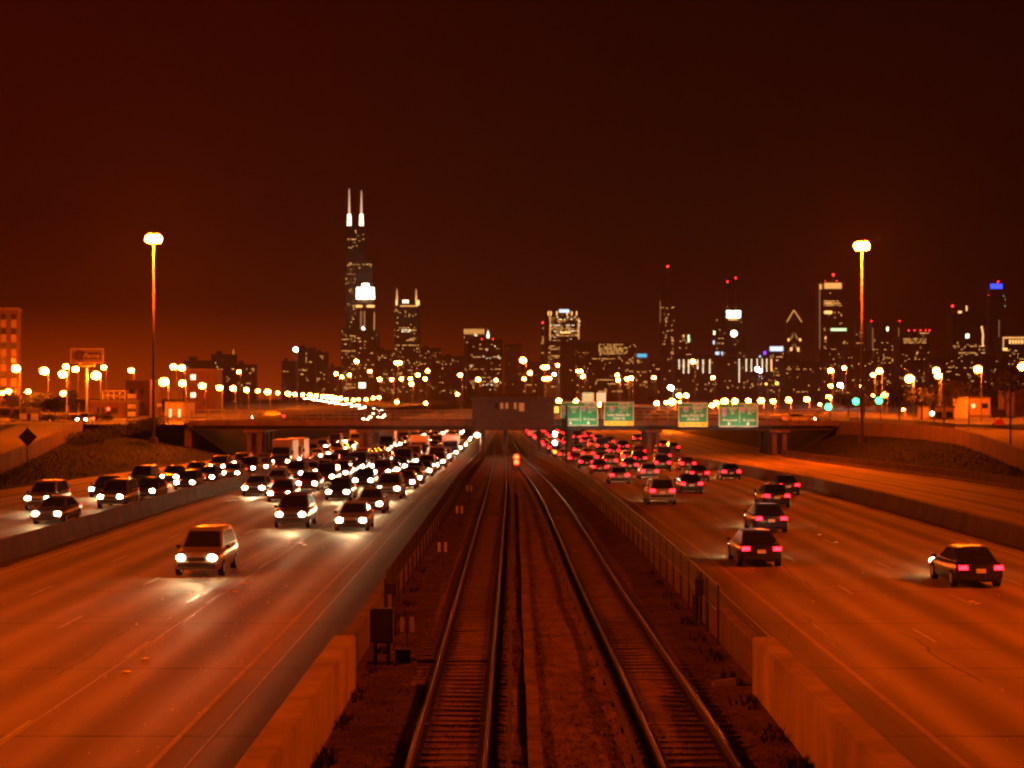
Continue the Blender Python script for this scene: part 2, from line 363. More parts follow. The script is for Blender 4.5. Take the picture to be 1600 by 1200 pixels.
# ------------------------------------------------------------------ railway
XT1 = lambda y: -1.32 - 0.45 * smooth(110, 230, y) - (0.015 * (y - 230) if y > 230 else 0)
XT2 = lambda y: 3.67 - 0.42 * smooth(28, 75, y) + 0.72 * sx(y)
def track(label, xf, y0=18, y1=330, tie_to=105):
    root = thing('railway_track', label, 'railway track', (0, 0, 0), 0, 'railway tracks in the median')
    ys = yrange(y0, 110, 4) + yrange(114, y1, 6)
    for s in (-1, 1):
        o = 0.7175 * s + 0.036 * s
        web = [(-0.075, -0.13), (-0.075, -0.11), (-0.012, -0.095), (-0.012, -0.005), (0.012, -0.005), (0.012, -0.095), (0.075, -0.11), (0.075, -0.13)]
        head = [(-0.034, -0.006), (-0.036, 0.025), (-0.026, 0.034), (0.026, 0.034), (0.036, 0.025), (0.034, -0.006)]
        body = MB().loft([[(xf(y) + o + a, y, gz(y) + 0.03 + b) for a, b in web] for y in ys]).build('rail', M_rust, root)
        MB().loft([[(xf(y) + o + a, y, gz(y) + 0.03 + b) for a, b in head] for y in ys]).build('rail_head', M_rail, body, smooth_=True)
        strip('rail_shade_stain', M_shade_stain, (lambda o_: lambda y: xf(y) + o_ - 0.19)(o), (lambda o_: lambda y: xf(y) + o_ + 0.19)(o), ys, lambda x, y: gz(y) - 0.092 + 0.012 * math.sin(y * 2.1), 1, root)  # dark strip along the rail: stained ballast with the rail's shade painted in
    tie = MB().box((0, 0, -0.19), (2.5, 0.22, 0.14)).mesh('sleeper', M_tie)
    n = 0; y = 27.0
    while y < tie_to:
        inst('sleeper', tie, root, (xf(y) + rnd.uniform(-0.04, 0.04), y, gz(y) + rnd.uniform(-0.005, 0.02)), rnd.uniform(-0.012, 0.012)); y += 0.61
    return root
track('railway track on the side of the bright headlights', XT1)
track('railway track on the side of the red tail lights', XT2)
def third_rail(label, xf, s):
    root = thing('third_rail', label, 'third rail', (0, 0, 0), 0, 'power rails beside the tracks')
    ys = yrange(18, 110, 6) + yrange(116, 235, 8)
    MB().loft([[(xf(y) + a, y, gz(y) + b) for a, b in ((-0.05, 0.02), (-0.05, 0.13), (0.05, 0.13), (0.05, 0.02))] for y in ys]).build('conductor_rail', M_rust, root)
    ins = MB().box((0, 0, -0.05), (0.14, 0.16, 0.14)).mesh('insulator', M_dark)
    y = 28.0
    while y < 120: inst('insulator', ins, root, (xf(y), y, gz(y))); y += 3.05
third_rail('dark conductor rail inside the track by the oncoming lanes', lambda y: XT1(y) + 1.22, 1)
third_rail('dark conductor rail inside the track by the departing lanes', lambda y: XT2(y) - 1.22, -1)
tr = thing('cable_trough', 'low cable trough running between the two tracks', 'cable trough', (0, 0, 0))
y = 26.0
while y < 130:
    MB().box((XT1(y) + 1.75 + rnd.uniform(-.02, .02), y + 1.2, gz(y) - 0.06), (0.3, 2.36, 0.14)).build('trough_cover', M_ballast, tr); y += 2.4

gm = MB()
ico = [(0, 0, 1), (0.9, 0, -0.2), (-0.45, 0.8, -0.1), (-0.4, -0.8, -0.3), (0.1, 0.1, -0.9)]
fi = [(0, 1, 2), (0, 2, 3), (0, 3, 1), (4, 2, 1), (4, 3, 2), (4, 1, 3)]
for k in range(16000):
    y = 26 + 48 * rnd.random() ** 1.8; x = rnd.uniform(-4.0, 5.85)
    a = rnd.uniform(0.018, 0.045) * (1.3 if abs(x - 1.2) < 1 else 1); b = len(gm.v); th = rnd.random() * 6.28
    zz = -0.13 + rnd.uniform(0, 0.03)
    inside = abs(x - XT1(y)) < 0.66 or abs(x - XT2(y)) < 0.66
    if inside and rnd.random() < 0.45: continue
    for p in ico:
        gm.v.append((x + a * (p[0] * math.cos(th) - p[1] * math.sin(th)), y + a * (p[0] * math.sin(th) + p[1] * math.cos(th)), gz(y) + zz + a * p[2] * rnd.uniform(0.6, 1)))
    gm.f += [tuple(b + i for i in q) for q in fi]
tag(gm.build('gravel', M_stone), 'brown ballast gravel strewn around the railway sleepers', 'gravel', kind='stuff')

# weeds beside the walls
wm = MB()
for k in range(700):
    s = rnd.random() < 0.45
    y = 33 + 40 * rnd.random() ** 1.6
    x = (-3.95 + abs(rnd.gauss(0, 0.22))) if s else (5.85 + sx(y) - abs(rnd.gauss(0, 0.3)))
    if math.sin(y * 1.7 + (0 if s else 2)) < 0.1: continue
    for q in range(5):
        a = rnd.random() * 6.28; L_ = rnd.uniform(0.08, 0.28); w_ = 0.018; dx, dy = math.cos(a), math.sin(a)
        z0 = gz(y) - 0.14
        wm.poly([(x - dy * w_, y + dx * w_, z0), (x + dy * w_, y - dx * w_, z0), (x + dx * L_ * 0.6, y + dy * L_ * 0.6, z0 + L_)])
tag(wm.build('weeds', M_leaf), 'dark weeds growing along the foot of the railway walls', 'weeds', kind='stuff')
rb_ = MB()
rb_.loft([[(-.32, -.2, 0), (.3, -.24, 0), (.34, .2, 0), (-.3, .22, 0)], [(-.26, -.16, .17), (.26, -.2, .24), (.22, .15, .2), (-.2, .18, .13)]])
tag(rb_.build('rubble_chunk', M_conc, None, (5.35, 43.2, -0.16)), 'broken concrete chunk on the ballast below the wall end', 'rubble')

# rail fences
def fence(label, xf, y0, y1, bay=2.8):
    root = thing('rail_fence', label, 'fence', (xf(y0), y0, 0), 0, 'fences beside the railway'); x0 = xf(y0)
    post = MB().tube((0, 0, -0.15), (0, 0, 1.62), 0.035, n=6).mesh('post', M_dark)
    y = y0
    while y <= y1:
        inst('post', post, root, (xf(y) - x0, y - y0, gz(y)))
        if y + bay <= y1:
            a, b = (xf(y) - x0, y - y0, gz(y)), (xf(y + bay) - x0, y + bay - y0, gz(y + bay))
            MB().tube((a[0], a[1], a[2] + 1.6), (b[0], b[1], b[2] + 1.6), 0.022, n=5).tube((a[0], a[1], a[2] + 0.82), (b[0], b[1], b[2] + 0.82), 0.016, n=5).build('fence_rail', M_dark, root)
            pm = MB()
            for k in range(22):
                for dz in (0.0, 1.0):
                    t0, t1 = k / 22, (k + 5) / 22
                    if t1 > 1: t1 = 1
                    z0_, z1_ = (0.84, 0.84 + 0.74 * (t1 - t0) * 22 / 5); 
                    if dz: z0_, z1_ = 1.58, 1.58 - 0.74 * (t1 - t0) * 22 / 5
                    pa = Vector(a).lerp(Vector(b), t0) + Vector((0, 0, z0_)); pb = Vector(a).lerp(Vector(b), t1) + Vector((0, 0, z1_))
                    u = Vector((0, 0.011, 0)); v_ = Vector((0.006, 0, 0))
                    pm.loft([[pa - u, pa + v_, pa + u], [pb - u, pb + v_, pb + u]], cap=False)
            pm.build('wire_mesh', M_dark, root)
        y += bay
    return root
fence('wire rail fence on posts beside the oncoming headlights', lambda y: -4.12, 55, 236)
fence('wire rail fence on posts beside the red tail lights', lambda y: 6.08 + sx(y), 50.5, 236)

# trackside cabinets, markers and signals
r = thing('signal_cabinet', 'dark steel trackside cabinet on two posts at the wall end', 'cabinet', (-3.62, 46.5, -0.14))
MB().box((0, 0, 1.1), (0.62, 0.34, 0.92)).build('box', M_dark, r)
MB().box((0.0, -0.18, 1.1), (0.54, 0.02, 0.84)).build('door', M_girder, r)
for x in (-0.18, 0.18): MB().box((x, 0, 0.32), (0.1, 0.1, 0.64)).build('leg', M_dark, r)
MB().box((-0.22, 0.02, 1.6), (0.07, 0.07, 0.09)).build('vent', M_steel, r)
r = thing('junction_box', 'small dark junction box on the ballast with cables to the rail', 'junction box', (-3.05, 46.8, -0.14))
MB().box((0, 0, 0.2), (0.42, 0.34, 0.32)).box((0, 0, 0.38), (0.46, 0.38, 0.04)).build('box', M_dark, r)
MB().tube((0.2, 0, 0.1), (0.9, 0.1, 0.06), 0.025, n=6).tube((0.9, 0.1, 0.06), (1.05, 0.0, 0.12), 0.025, n=6).build('cable', M_dark, r)
MB().tube((0.2, -0.12, 0.14), (0.7, -0.25, 0.05), 0.02, n=6).build('cable', M_dark, r)
r = thing('gate_post_frame', 'dark pipe frame standing against the rail fence by the cabinet', 'pipe frame', (-3.85, 52.3, -0.14))
for x in (-0.12, 0.2): MB().tube((x, 0, 0), (x, 0, 1.75), 0.04, n=7).build('post', M_dark, r)
MB().tube((-0.12, 0, 1.3), (0.2, 0, 1.3), 0.03, n=6).tube((-0.12, 0, 0.7), (0.2, 0, 0.7), 0.03, n=6).build('crossbar', M_dark, r)
MB().box((0.05, 0.0, 1.45), (0.26, 0.16, 0.3)).build('box', M_girder, r)
r = thing('utility_pipes', 'dark utility box and pipes strapped to the fence end', 'utility box', (5.95, 54.6, -0.14))
MB().box((0, 0, 1.25), (0.3, 0.4, 0.5)).build('box', M_dark, r)
for x, y, h in ((-0.1, -0.1, 1.0), (0.08, 0.15, 1.7), (-0.12, 0.45, 1.1)): MB().tube((x, y, 0), (x, y, h), 0.05, n=7).build('pipe', M_dark, r)
for k, (y, x, where) in enumerate(((48.4, -3.05, 'beside the trackside cabinet'), (73.5, -3.1, 'next along from the one by the cabinet'), (98, -3.15, 'third along from the cabinet'), (122, -3.2, 'farthest along, towards the bridge'))):
    r = thing('track_marker', 'trackside stake with two pale plates ' + where, 'marker', (x, y, gz(y) - 0.14), 0, 'trackside markers')
    MB().tube((0, 0, 0), (0, 0, 1.05), 0.022, n=6).build('stake', M_dark, r)
    for s in (-1, 1): MB().box((s * 0.14, -0.03, 0.86), (0.12, 0.02, 0.42)).build('plate', M_paint, r)

E_red = glow('red_signal_lamp', (1.0, 0.014, 0.003), 40)
E_green = glow('green_signal_lamp', (0.012, 1.0, 0.20), 24)
E_greenw = glow('pale_green_lamp', (0.45, 1.0, 0.75), 30)
E_amber = glow('amber_signal_lamp', (1.0, 0.30, 0.02), 5)
E_white = glow('white_lamp', (1.0, 0.80, 0.55), 420)
E_redbeacon = glow('red_beacon', (1.0, 0.02, 0.015), 14, False)
def signal(name, label, base, h, lamps, mast_r=0.07, cat='railway signal'):
    r = thing(name, label, cat, base)
    MB().tube((0, 0, 0), (0, 0, h), mast_r, n=8).build('mast', M_dark, r)
    zs = [z for z, _, _ in lamps]
    MB().box((0, -0.02, (max(zs) + min(zs)) / 2), (0.55, 0.22, max(zs) - min(zs) + 0.7)).build('signal_head', M_dark, r)
    for z, m, rr in lamps:
        MB().ball((0, -0.19, z), rr, 0.1, rr, 10, 6).build('lamp', m, r)
        MB().box((0, -0.24, z + rr + 0.06), (2.2 * rr, 0.22, 0.03)).build('hood', M_dark, r)
    return r
def gp(px, py, d): p = P(px, py, d); return p.x, d
x, d = gp(867, 700, 200)
signal('railway_signal', 'tall dark signal mast showing white, green and amber lamps under the bridge', (x, d, gz(d)), 4.6, [(CAMH - (678 - HOR) * d / F - gz(d), E_white, 0.22), (CAMH - (692 - HOR) * d / F - gz(d), E_greenw, 0.26), (CAMH - (706 - HOR) * d / F - gz(d), E_amber, 0.2)])
x, d = gp(807, 715, 178)
signal('dwarf_signal', 'short railway signal with two red lamps between the tracks', (x, d, gz(d)), 1.2, [(CAMH - (714 - HOR) * d / F - gz(d), E_red, 0.26), (CAMH - (722 - HOR) * d / F - gz(d), E_red, 0.26)])
r = thing('signal_post', 'dark square post beside the signal mast rising past the first green sign', 'post', (P(885, 700, 205).x, 205, gz(205)))
MB().box((0, 0, 3.6), (0.3, 0.3, 7.2)).build('shaft', M_dark, r)
MB().box((-0.35, 0, 5.0), (0.6, 0.4, 1.3)).build('cabinet', M_dark, r)

# ------------------------------------------------------------------ bridge and station house
BY = 245.0; bz = lambda py, d=BY: CAMH - (py - HOR) * d / F; bx = lambda px, d=BY: (px - VPX) * d / F
br = thing('road_bridge', 'dark girder road bridge crossing over the highway and railway', 'bridge', (0, BY, 0))
MB().box((0, 7, 3.25), (94, 14.4, 0.3)).build('deck', M_conc_dark, br)
MB().box((0, -0.1, 3.5), (94, 0.35, 0.75)).build('fascia', M_conc_dark, br)
MB().box((0, 14.1, 3.5), (94, 0.35, 0.75)).build('fascia', M_conc_dark, br)
for y in (0.6, 4, 7.5, 11, 13.6):
    MB().box((0, y, 2.83), (93.6, 0.14, 0.5)).box((0, y, 2.54), (93.6, 0.42, 0.08)).box((0, y, 3.07), (93.6, 0.42, 0.05)).build('girder', M_girder, br)
post = MB().box((0, 0, 0.75), (0.1, 0.1, 1.5)).mesh('railing_post', M_steel)
for yy in (-0.1, 14.1):
    x = -46.5
    while x <= 46.6:
        if not (yy < 0 and bx(738) - 0.3 < x < bx(868) + 0.3): inst('railing_post', post, br, (x, yy, 3.85))
        x += 2.37
    for x0, x1 in (((-46.8, bx(738) - 0.05), (bx(868) + 0.05, 46.8)) if yy < 0 else ((-46.8, 46.8),)):
        for z in (0.45, 0.95, 1.45): MB().box(((x0 + x1) / 2, yy - 0.07, 3.85 + z), (x1 - x0, 0.06, 0.08)).build('handrail', M_steel, br)
        fm = MB(); n = int((x1 - x0) / 0.22)
        for k in range(n): fm.box((x0 + 0.1 + k * 0.22, yy + 0.02, 3.85 + 0.72), (0.028, 0.028, 1.36))
        tag(fm.build('balusters', M_dark, br), kind='stuff')
for px, wd in ((571, 2.2), (396, 2.4), (1022, 1.9), (1219, 2.4)):
    x = bx(px); pr = MB().box((x, 7, 2.3), (wd + 0.5, 14, 0.42)).build('pier', M_conc_dark, br)
    for y in (0.8, 4.8, 8.8, 12.8):
        for q in (-0.3, 0.3): MB().box((x + q * wd, y, 0.45), (0.62, 0.75, 3.4)).build('column', M_conc_dark, pr)
for px in (752, 790, 843, 893):
    x = bx(px)
    for y in (1, 7, 13): MB().tube((x, y, -1.3), (x, y, 2.5), 0.3, n=10).build('column', M_dark, br)
for s in (-1, 1): MB().box((s * 46.95, 7, 1.1), (1.0, 15.2, 4.9)).build('abutment', M_conc_dark, br)
sh = thing('station_house', 'dark windowless-looking station house sitting on the bridge above the tracks', 'station house', (bx(802), BY - 1.2, 0))
W2 = bx(866) - bx(738)
MB().box((0, 5.5, (2.45 + 6.9) / 2), (W2, 11, 6.9 - 2.45)).build('wall', M_girder, sh)
MB().box((0, 5.5, 7.05), (W2 + 0.7, 11.7, 0.3)).build('roof', M_dark, sh)
MB().box((0, 5.5, 7.45), (W2 * 0.6, 6, 0.5)).build('roof_vent', M_dark, sh)
for k in range(6): MB().box((-W2 / 2 + 0.9 + k * (W2 - 1.8) / 5, -0.05, 4.6), (0.14, 0.12, 4.2)).build('pilaster', M_dark, sh)
MB().box((0, -0.08, 3.0), (W2, 0.18, 0.4)).build('beam', M_girder, sh)
E_win_dim = glow('dim_window', (1.0, 0.26, 0.05), 0.34, False)
for px, wd, hh, py in ((784, 4, 9, 634), (792, 4, 9, 634), (805, 4, 10, 634), (815, 8, 13, 636), (776, 5, 9, 634)):
    fr = MB().box((bx(px) - bx(802), -0.03, bz(py)), (wd * .0925 + 0.12, 0.1, hh * .0925 + 0.12)).build('window', M_dark, sh)
    MB().box((bx(px) - bx(802), -0.1, bz(py)), (wd * .0925, 0.06, hh * .0925)).build('pane', E_win_dim if px != 776 else M_glass, fr)
# small hanging yellow lit sign beside the house
r = thing('lit_panel', 'small yellow lit panel pair at the end of the station house', 'lit panel', (bx(869), BY - 0.9, bz(640)))
E_yel = glow('yellow_panel', (1.0, 0.62, 0.08), 1.6, False)
for x in (-0.18, 0.2): MB().box((x, 0, 0), (0.3, 0.1, 0.95)).build('panel', E_yel, r)
MB().box((0, 0.12, 0), (0.85, 0.1, 1.15)).build('frame', M_dark, r)

# ------------------------------------------------------------------ signs with lettering
def text_mesh(body, size, m, shear=0.0, ext=0.012, space=1.05):
    cu = bpy.data.curves.new('lettering', 'FONT'); cu.body = body; cu.size = size; cu.align_x = 'CENTER'; cu.align_y = 'CENTER'; cu.extrude = ext; cu.shear = shear; cu.space_character = space; cu.resolution_u = 3
    o = bpy.data.objects.new('tmp', cu); col.objects.link(o)
    dg = bpy.context.evaluated_depsgraph_get(); me = bpy.data.meshes.new_from_object(o.evaluated_get(dg)); bpy.data.objects.remove(o)
    me.materials.clear(); me.materials.append(m); me.name = 'lettering'; return me
def put_text(body, size, m, parent, x, y, z, shear=0.0, space=1.05):
    o = inst('lettering', text_mesh(body, size, m, shear, space=space), parent, (x, y, z)); o.rotation_euler = (R(90), 0, 0); return o
M_green = mat('sign_green', (0.012, 0.23, 0.085), 0.5, 0.4, var=0.1, scale=1)
M_signw = mat('sign_white', (0.78, 0.76, 0.70), 0.5, 0.4)
M_signy = mat('sign_yellow', (0.80, 0.47, 0.02), 0.5, 0.4)
M_blue = mat('shield_blue', (0.05, 0.10, 0.42), 0.5, 0.4); M_shred = mat('shield_red', (0.55, 0.05, 0.05), 0.5, 0.4); M_black = mat('black_print', (0.02, 0.02, 0.02), 0.6)
def shield(parent, num, x, z, s):
    pts = [(-.5, .28), (-.3, .5), (0, .42), (.3, .5), (.5, .28), (.5, -.05), (.3, -.38), (0, -.55), (-.3, -.38), (-.5, -.05)]
    o = MB().loft([[(x + a * s * 1.12, -0.07, z + b * s * 1.12) for a, b in pts], [(x + a * s * 1.12, -0.10, z + b * s * 1.12) for a, b in pts]]).build('shield', M_signw, parent)
    MB().loft([[(x + a * s, -0.10, z + b * s) for a, b in pts], [(x + a * s, -0.115, z + b * s) for a, b in pts]]).build('shield_face', M_blue, o)
    MB().box((x, -0.118, z + s * 0.31), (s * 0.86, 0.02, s * 0.24)).build('shield_band', M_shred, o)
    put_text(num, s * 0.55, M_signw, o, x, -0.125, z - s * 0.08)
def arrow(parent, x, z, s, m):
    MB().box((x, -0.09, z + s * 0.3), (s * 0.22, 0.03, s * 0.6)).build('arrow', m, parent)
    MB().loft([[(x - s * .5, -.075, z + .12 * s), (x + s * .5, -.075, z + .12 * s), (x, -.075, z - s * .42)], [(x - s * .5, -.105, z + .12 * s), (x + s * .5, -.105, z + .12 * s), (x, -.105, z - s * .42)]]).build('arrow', m, parent)
def hsign(label, px0, px1, py0, py1, kind):
    d = BY - 0.9; k = d / F; W = (px1 - px0) * k; H = (py1 - py0) * k; p = P((px0 + px1) / 2, (py0 + py1) / 2, d)
    r = thing('highway_sign', label, 'road sign', p, 0, 'green highway signs on the bridge')
    MB().box((0, 0, 0), (W, 0.08, H)).build('panel', M_green, r)
    b = MB(); t = 0.075
    for z in (-H / 2 + t, H / 2 - t): b.box((0, -0.05, z), (W - 0.1, 0.03, t))
    for x in (-W / 2 + t, W / 2 - t): b.box((x, -0.05, 0), (t, 0.026, H - 0.1))
    b.build('border', M_signw, r)
    MB().box((0, -0.05, H / 2 - 0.62), (W - 0.2, 0.03, 0.05)).build('divider', M_signw, r)
    for x in (-W * 0.3, W * 0.3): MB().box((x, 0.4, 0), (0.12, 0.7, H)).build('bracket', M_steel, r)
    if kind == 'exit':
        put_text('EXIT 53C', 0.44, M_signw, r, W * 0.2, -0.06, H / 2 - 0.34)
        shield(r, '55', -W * 0.24, H / 2 - 1.05, 0.62)
        put_text('NORTH', 0.4, M_signw, r, W * 0.16, -0.06, H / 2 - 0.88); put_text('Stevenson', 0.26, M_signw, r, W * 0.17, -0.06, H / 2 - 1.2); put_text('Expy', 0.26, M_signw, r, W * 0.06, -0.06, H / 2 - 1.45)
        put_text('Lake Shore Dr', 0.53, M_signw, r, 0, -0.06, H / 2 - 1.86); put_text('22nd St', 0.53, M_signw, r, 0, -0.06, H / 2 - 2.37)
        MB().box((0, -0.055, -H / 2 + 0.33), (W - 0.05, 0.035, 0.62)).build('exit_panel', M_signy, r)
        put_text('EXIT ONLY', 0.34, M_black, r, 0, -0.085, -H / 2 + 0.33)
        for x in (-W * 0.32, W * 0.32): arrow(r, x, -H / 2 + 0.3, 0.36, M_black)
    else:
        put_text('EXIT 53B', 0.44, M_signw, r, W * 0.3, -0.06, H / 2 - 0.34)
        MB().box((W * 0.03, -0.05, -0.05), (0.05, 0.03, H - 1.35)).build('divider', M_signw, r)
        shield(r, '90', -W * 0.37, H / 2 - 1.02, 0.58); shield(r, '94', -W * 0.37, H / 2 - 1.66, 0.58)
        put_text('WEST', 0.4, M_signw, r, -W * 0.14, -0.06, H / 2 - 0.88); put_text('Ryan', 0.26, M_signw, r, -W * 0.15, -0.06, H / 2 - 1.2); put_text('Expy', 0.26, M_signw, r, -W * 0.15, -0.06, H / 2 - 1.46)
        shield(r, '55', W * 0.11, H / 2 - 1.02, 0.58)
        put_text('SOUTH', 0.4, M_signw, r, W * 0.33, -0.06, H / 2 - 0.88); put_text('Stevenson', 0.26, M_signw, r, W * 0.34, -0.06, H / 2 - 1.2); put_text('Expy', 0.26, M_signw, r, W * 0.28, -0.06, H / 2 - 1.46)
        put_text('Wisconsin', 0.5, M_signw, r, -W * 0.22, -0.06, -H / 2 + 0.98); put_text('St Louis', 0.5, M_signw, r, W * 0.27, -0.06, -H / 2 + 0.98)
        arrow(r, -W * 0.24, -H / 2 + 0.42, 0.5, M_signw); arrow(r, W * 0.24, -H / 2 + 0.42, 0.5, M_signw)
    # added, unseen sign light on a short arm, put in to brighten the panel
    a = MB().tube((0, 0, -H / 2 + 0.1), (0, -2.0, -H / 2 - 0.25), 0.035, n=6).build('added_light_arm', M_dark, r)
    MB().box((0, -2.0, -H / 2 - 0.27), (1.0, 0.22, 0.13)).build('added_sign_light', M_dark, r)
    ld = bpy.data.lights.new('added_sign_light', 'AREA'); ld.shape = 'RECTANGLE'; ld.size = W * 0.8; ld.size_y = 0.15; ld.energy = 20 * W; ld.color = (1.0, 0.86, 0.62)
    lo = bpy.data.objects.new('added_sign_lamp', ld); col.objects.link(lo); lo.parent = r; lo.location = (0, -1.98, -H / 2 - 0.17)
    lo.rotation_euler = Vector((0, -1.9, -1.75)).to_track_quat('Z', 'Y').to_euler()
    return r
hsign('green sign for Wisconsin and St Louis beside the station house', 876, 934.5, 628, 665.5, 'split')
hsign('green Lake Shore Dr sign with yellow foot, close to the station house', 943.5, 990.5, 628, 665, 'exit')
hsign('green Lake Shore Dr sign with yellow foot, past the bridge pier', 1059.5, 1106, 629, 667, 'exit')
hsign('green sign for Wisconsin and St Louis far along the bridge', 1123, 1184.5, 630, 667, 'split')
E_gs = glow('lit_green_sign', (0.42, 0.85, 0.42), 0.62, False); E_gs2 = glow('lit_pale_sign', (0.62, 0.85, 0.5), 0.75, False)
for px0, px1, py0, py1, m, lab, tx in ((910, 927.5, 613.5, 628.5, E_gs, 'small bright green lit sign above the first Wisconsin sign', 'EXIT'), (932.5, 946.5, 613.5, 628.5, E_gs2, 'small pale green lit sign above the gap between two big signs', '55')):
    d = 430; p0 = P(px0, py0, d); p1 = P(px1, py1, d)
    r = thing('gantry_sign', lab, 'road sign', ((p0.x + p1.x) / 2, d, 0), 0, 'distant lit gantry signs')
    MB().box((0, 0, (p0.z + p1.z) / 2), (p1.x - p0.x, 0.15, p0.z - p1.z)).build('panel', m, r)
    b = MB()
    for x in (-1, 1): b.box((x * (p1.x - p0.x) / 2, -0.05, (p0.z + p1.z) / 2), (0.12, 0.2, p0.z - p1.z))
    b.build('border', M_signw, r)
    for q in (0.25, -0.2): MB().box((0, -0.1, (p0.z + p1.z) / 2 + q * (p0.z - p1.z)), ((p1.x - p0.x) * 0.6, 0.05, 0.3)).build('legend_bar', M_signw, r)
    MB().tube((0, 0.2, -1.2), (0, 0.2, p0.z), 0.15, n=6).build('post', M_steel, r)

# ------------------------------------------------------------------ cars
M_car = mat('car_paint', (0.3, 0.3, 0.3), 0.28, 0.5, objcol=True)
M_tyre = mat('tyre_rubber', (0.02, 0.02, 0.02), 0.9); M_rim = mat('alloy_rim', (0.4, 0.4, 0.4), 0.35, 0.5, metal=0.8)
M_plastic = mat('black_trim', (0.025, 0.025, 0.025), 0.6)
E_head = glow('headlight_lens', (1.0, 0.74, 0.40), 120); E_tail = glow('taillight_lens', (1.0, 0.0035, 0.008), 32)
def ring8(hw, zb, zt, y, ch=0.16):
    c1 = ch
    return [(-hw * .93, y, zb), (hw * .93, y, zb), (hw, y, zb + c1), (hw, y, zt - c1 * 1.5), (hw * .93, y, zt - c1 * .3), (hw * .8, y, zt), (-hw * .8, y, zt), (-hw * .93, y, zt - c1 * .3), (-hw, y, zt - c1 * 1.5), (-hw, y, zb + c1)]
KINDS = {
 'sedan': dict(body=[(-2.32, .68, .36, .66), (-2.26, .82, .27, .72), (-2.0, .88, .22, .78), (-1.1, .90, .2, .92), (0, .91, .2, .95), (1.3, .90, .2, .98), (2.0, .88, .24, 1.0), (2.26, .83, .3, .95), (2.32, .74, .4, .88)], cab=(-1.12, 1.85, .92, .80, -.28, 1.10, 1.43, .60), hz=.63, tz=.80, L=2.32),
 'suv': dict(body=[(-2.35, .74, .45, .86), (-2.3, .88, .36, .95), (-2.0, .92, .3, 1.02), (-1.1, .94, .28, 1.1), (0, .95, .28, 1.12), (1.4, .95, .28, 1.13), (2.15, .93, .32, 1.14), (2.3, .90, .38, 1.1), (2.35, .82, .5, 1.02)], cab=(-1.15, 2.3, 1.08, .86, -.45, 2.0, 1.76, .70), hz=.80, tz=1.0, L=2.35),
 'van': dict(body=[(-2.6, .80, .42, .95), (-2.5, .92, .34, 1.08), (-2.2, .97, .3, 1.18), (-1.5, 1.0, .28, 1.3), (0, 1.0, .28, 1.32), (1.6, 1.0, .28, 1.32), (2.5, .99, .3, 1.32), (2.6, .96, .4, 1.28)], cab=(-1.75, 2.58, 1.26, .95, -.95, 2.52, 2.2, .86), hz=.86, tz=1.1, L=2.6)}
def make_truck():
    r = bpy.data.objects.new('truck', None); col.objects.link(r)
    MB().loft([ring8(hw, zb, zt, y) for y, hw, zb, zt in [(-3.6, .9, .45, 1.2), (-3.5, 1.05, .4, 1.5), (-3.1, 1.1, .4, 1.7), (-1.6, 1.1, .45, 1.75)]]).build('body', M_car, r)
    MB().loft([[(-1.0, -3.0, 1.6), (1.0, -3.0, 1.6), (1.0, -1.6, 1.6), (-1.0, -1.6, 1.6)], [(-.95, -2.5, 2.4), (.95, -2.5, 2.4), (.95, -1.6, 2.45), (-.95, -1.6, 2.45)]]).build('roof', M_car, r)
    MB().loft([[(-.88, -2.99, 1.68), (.88, -2.99, 1.68), (.84, -2.56, 2.34), (-.84, -2.56, 2.34)], [(-.88, -3.02, 1.7), (.88, -3.02, 1.7), (.84, -2.6, 2.36), (-.84, -2.6, 2.36)]]).build('windscreen', M_glass, r)
    MB().box((0, 1.0, 2.0), (2.3, 5.0, 2.5)).build('cargo_box', M_signw, r)
    b = MB()
    for x in (-1.14, 1.14): b.box((x, 1.0, 3.24), (.08, 5.04, .08)).box((x, 1.0, .78), (.08, 5.04, .1))
    b.box((0, 3.52, .6), (2.2, .1, .2)).build('trim', M_plastic, r)
    for s_ in (-1, 1):
        for y in (-2.6, 2.2):
            o = MB().tube((s_ * .95 - .13, y, .45), (s_ * .95 + .13, y, .45), .45, n=16).build('wheel', M_tyre, r)
            MB().tube((s_ * .95 - .14, y, .45), (s_ * .95 + .14, y, .45), .24, n=12).build('rim', M_rim, o)
        MB().ball((s_ * .8, -3.56, .9), .17, .09, .12, 10, 6).build('headlight', E_head, r)
        MB().box((s_ * .95, 3.54, .75), (.3, .1, .16)).build('taillight', E_tail, r)
        MB().box((s_ * 1.25, -2.7, 1.9), (.2, .1, .4)).build('mirror', M_plastic, r)
    MB().box((0, -3.6, .95), (1.1, .08, .4)).build('grille', M_plastic, r)
    return r
KINDS['truck'] = dict(L=3.6, hz=.9)
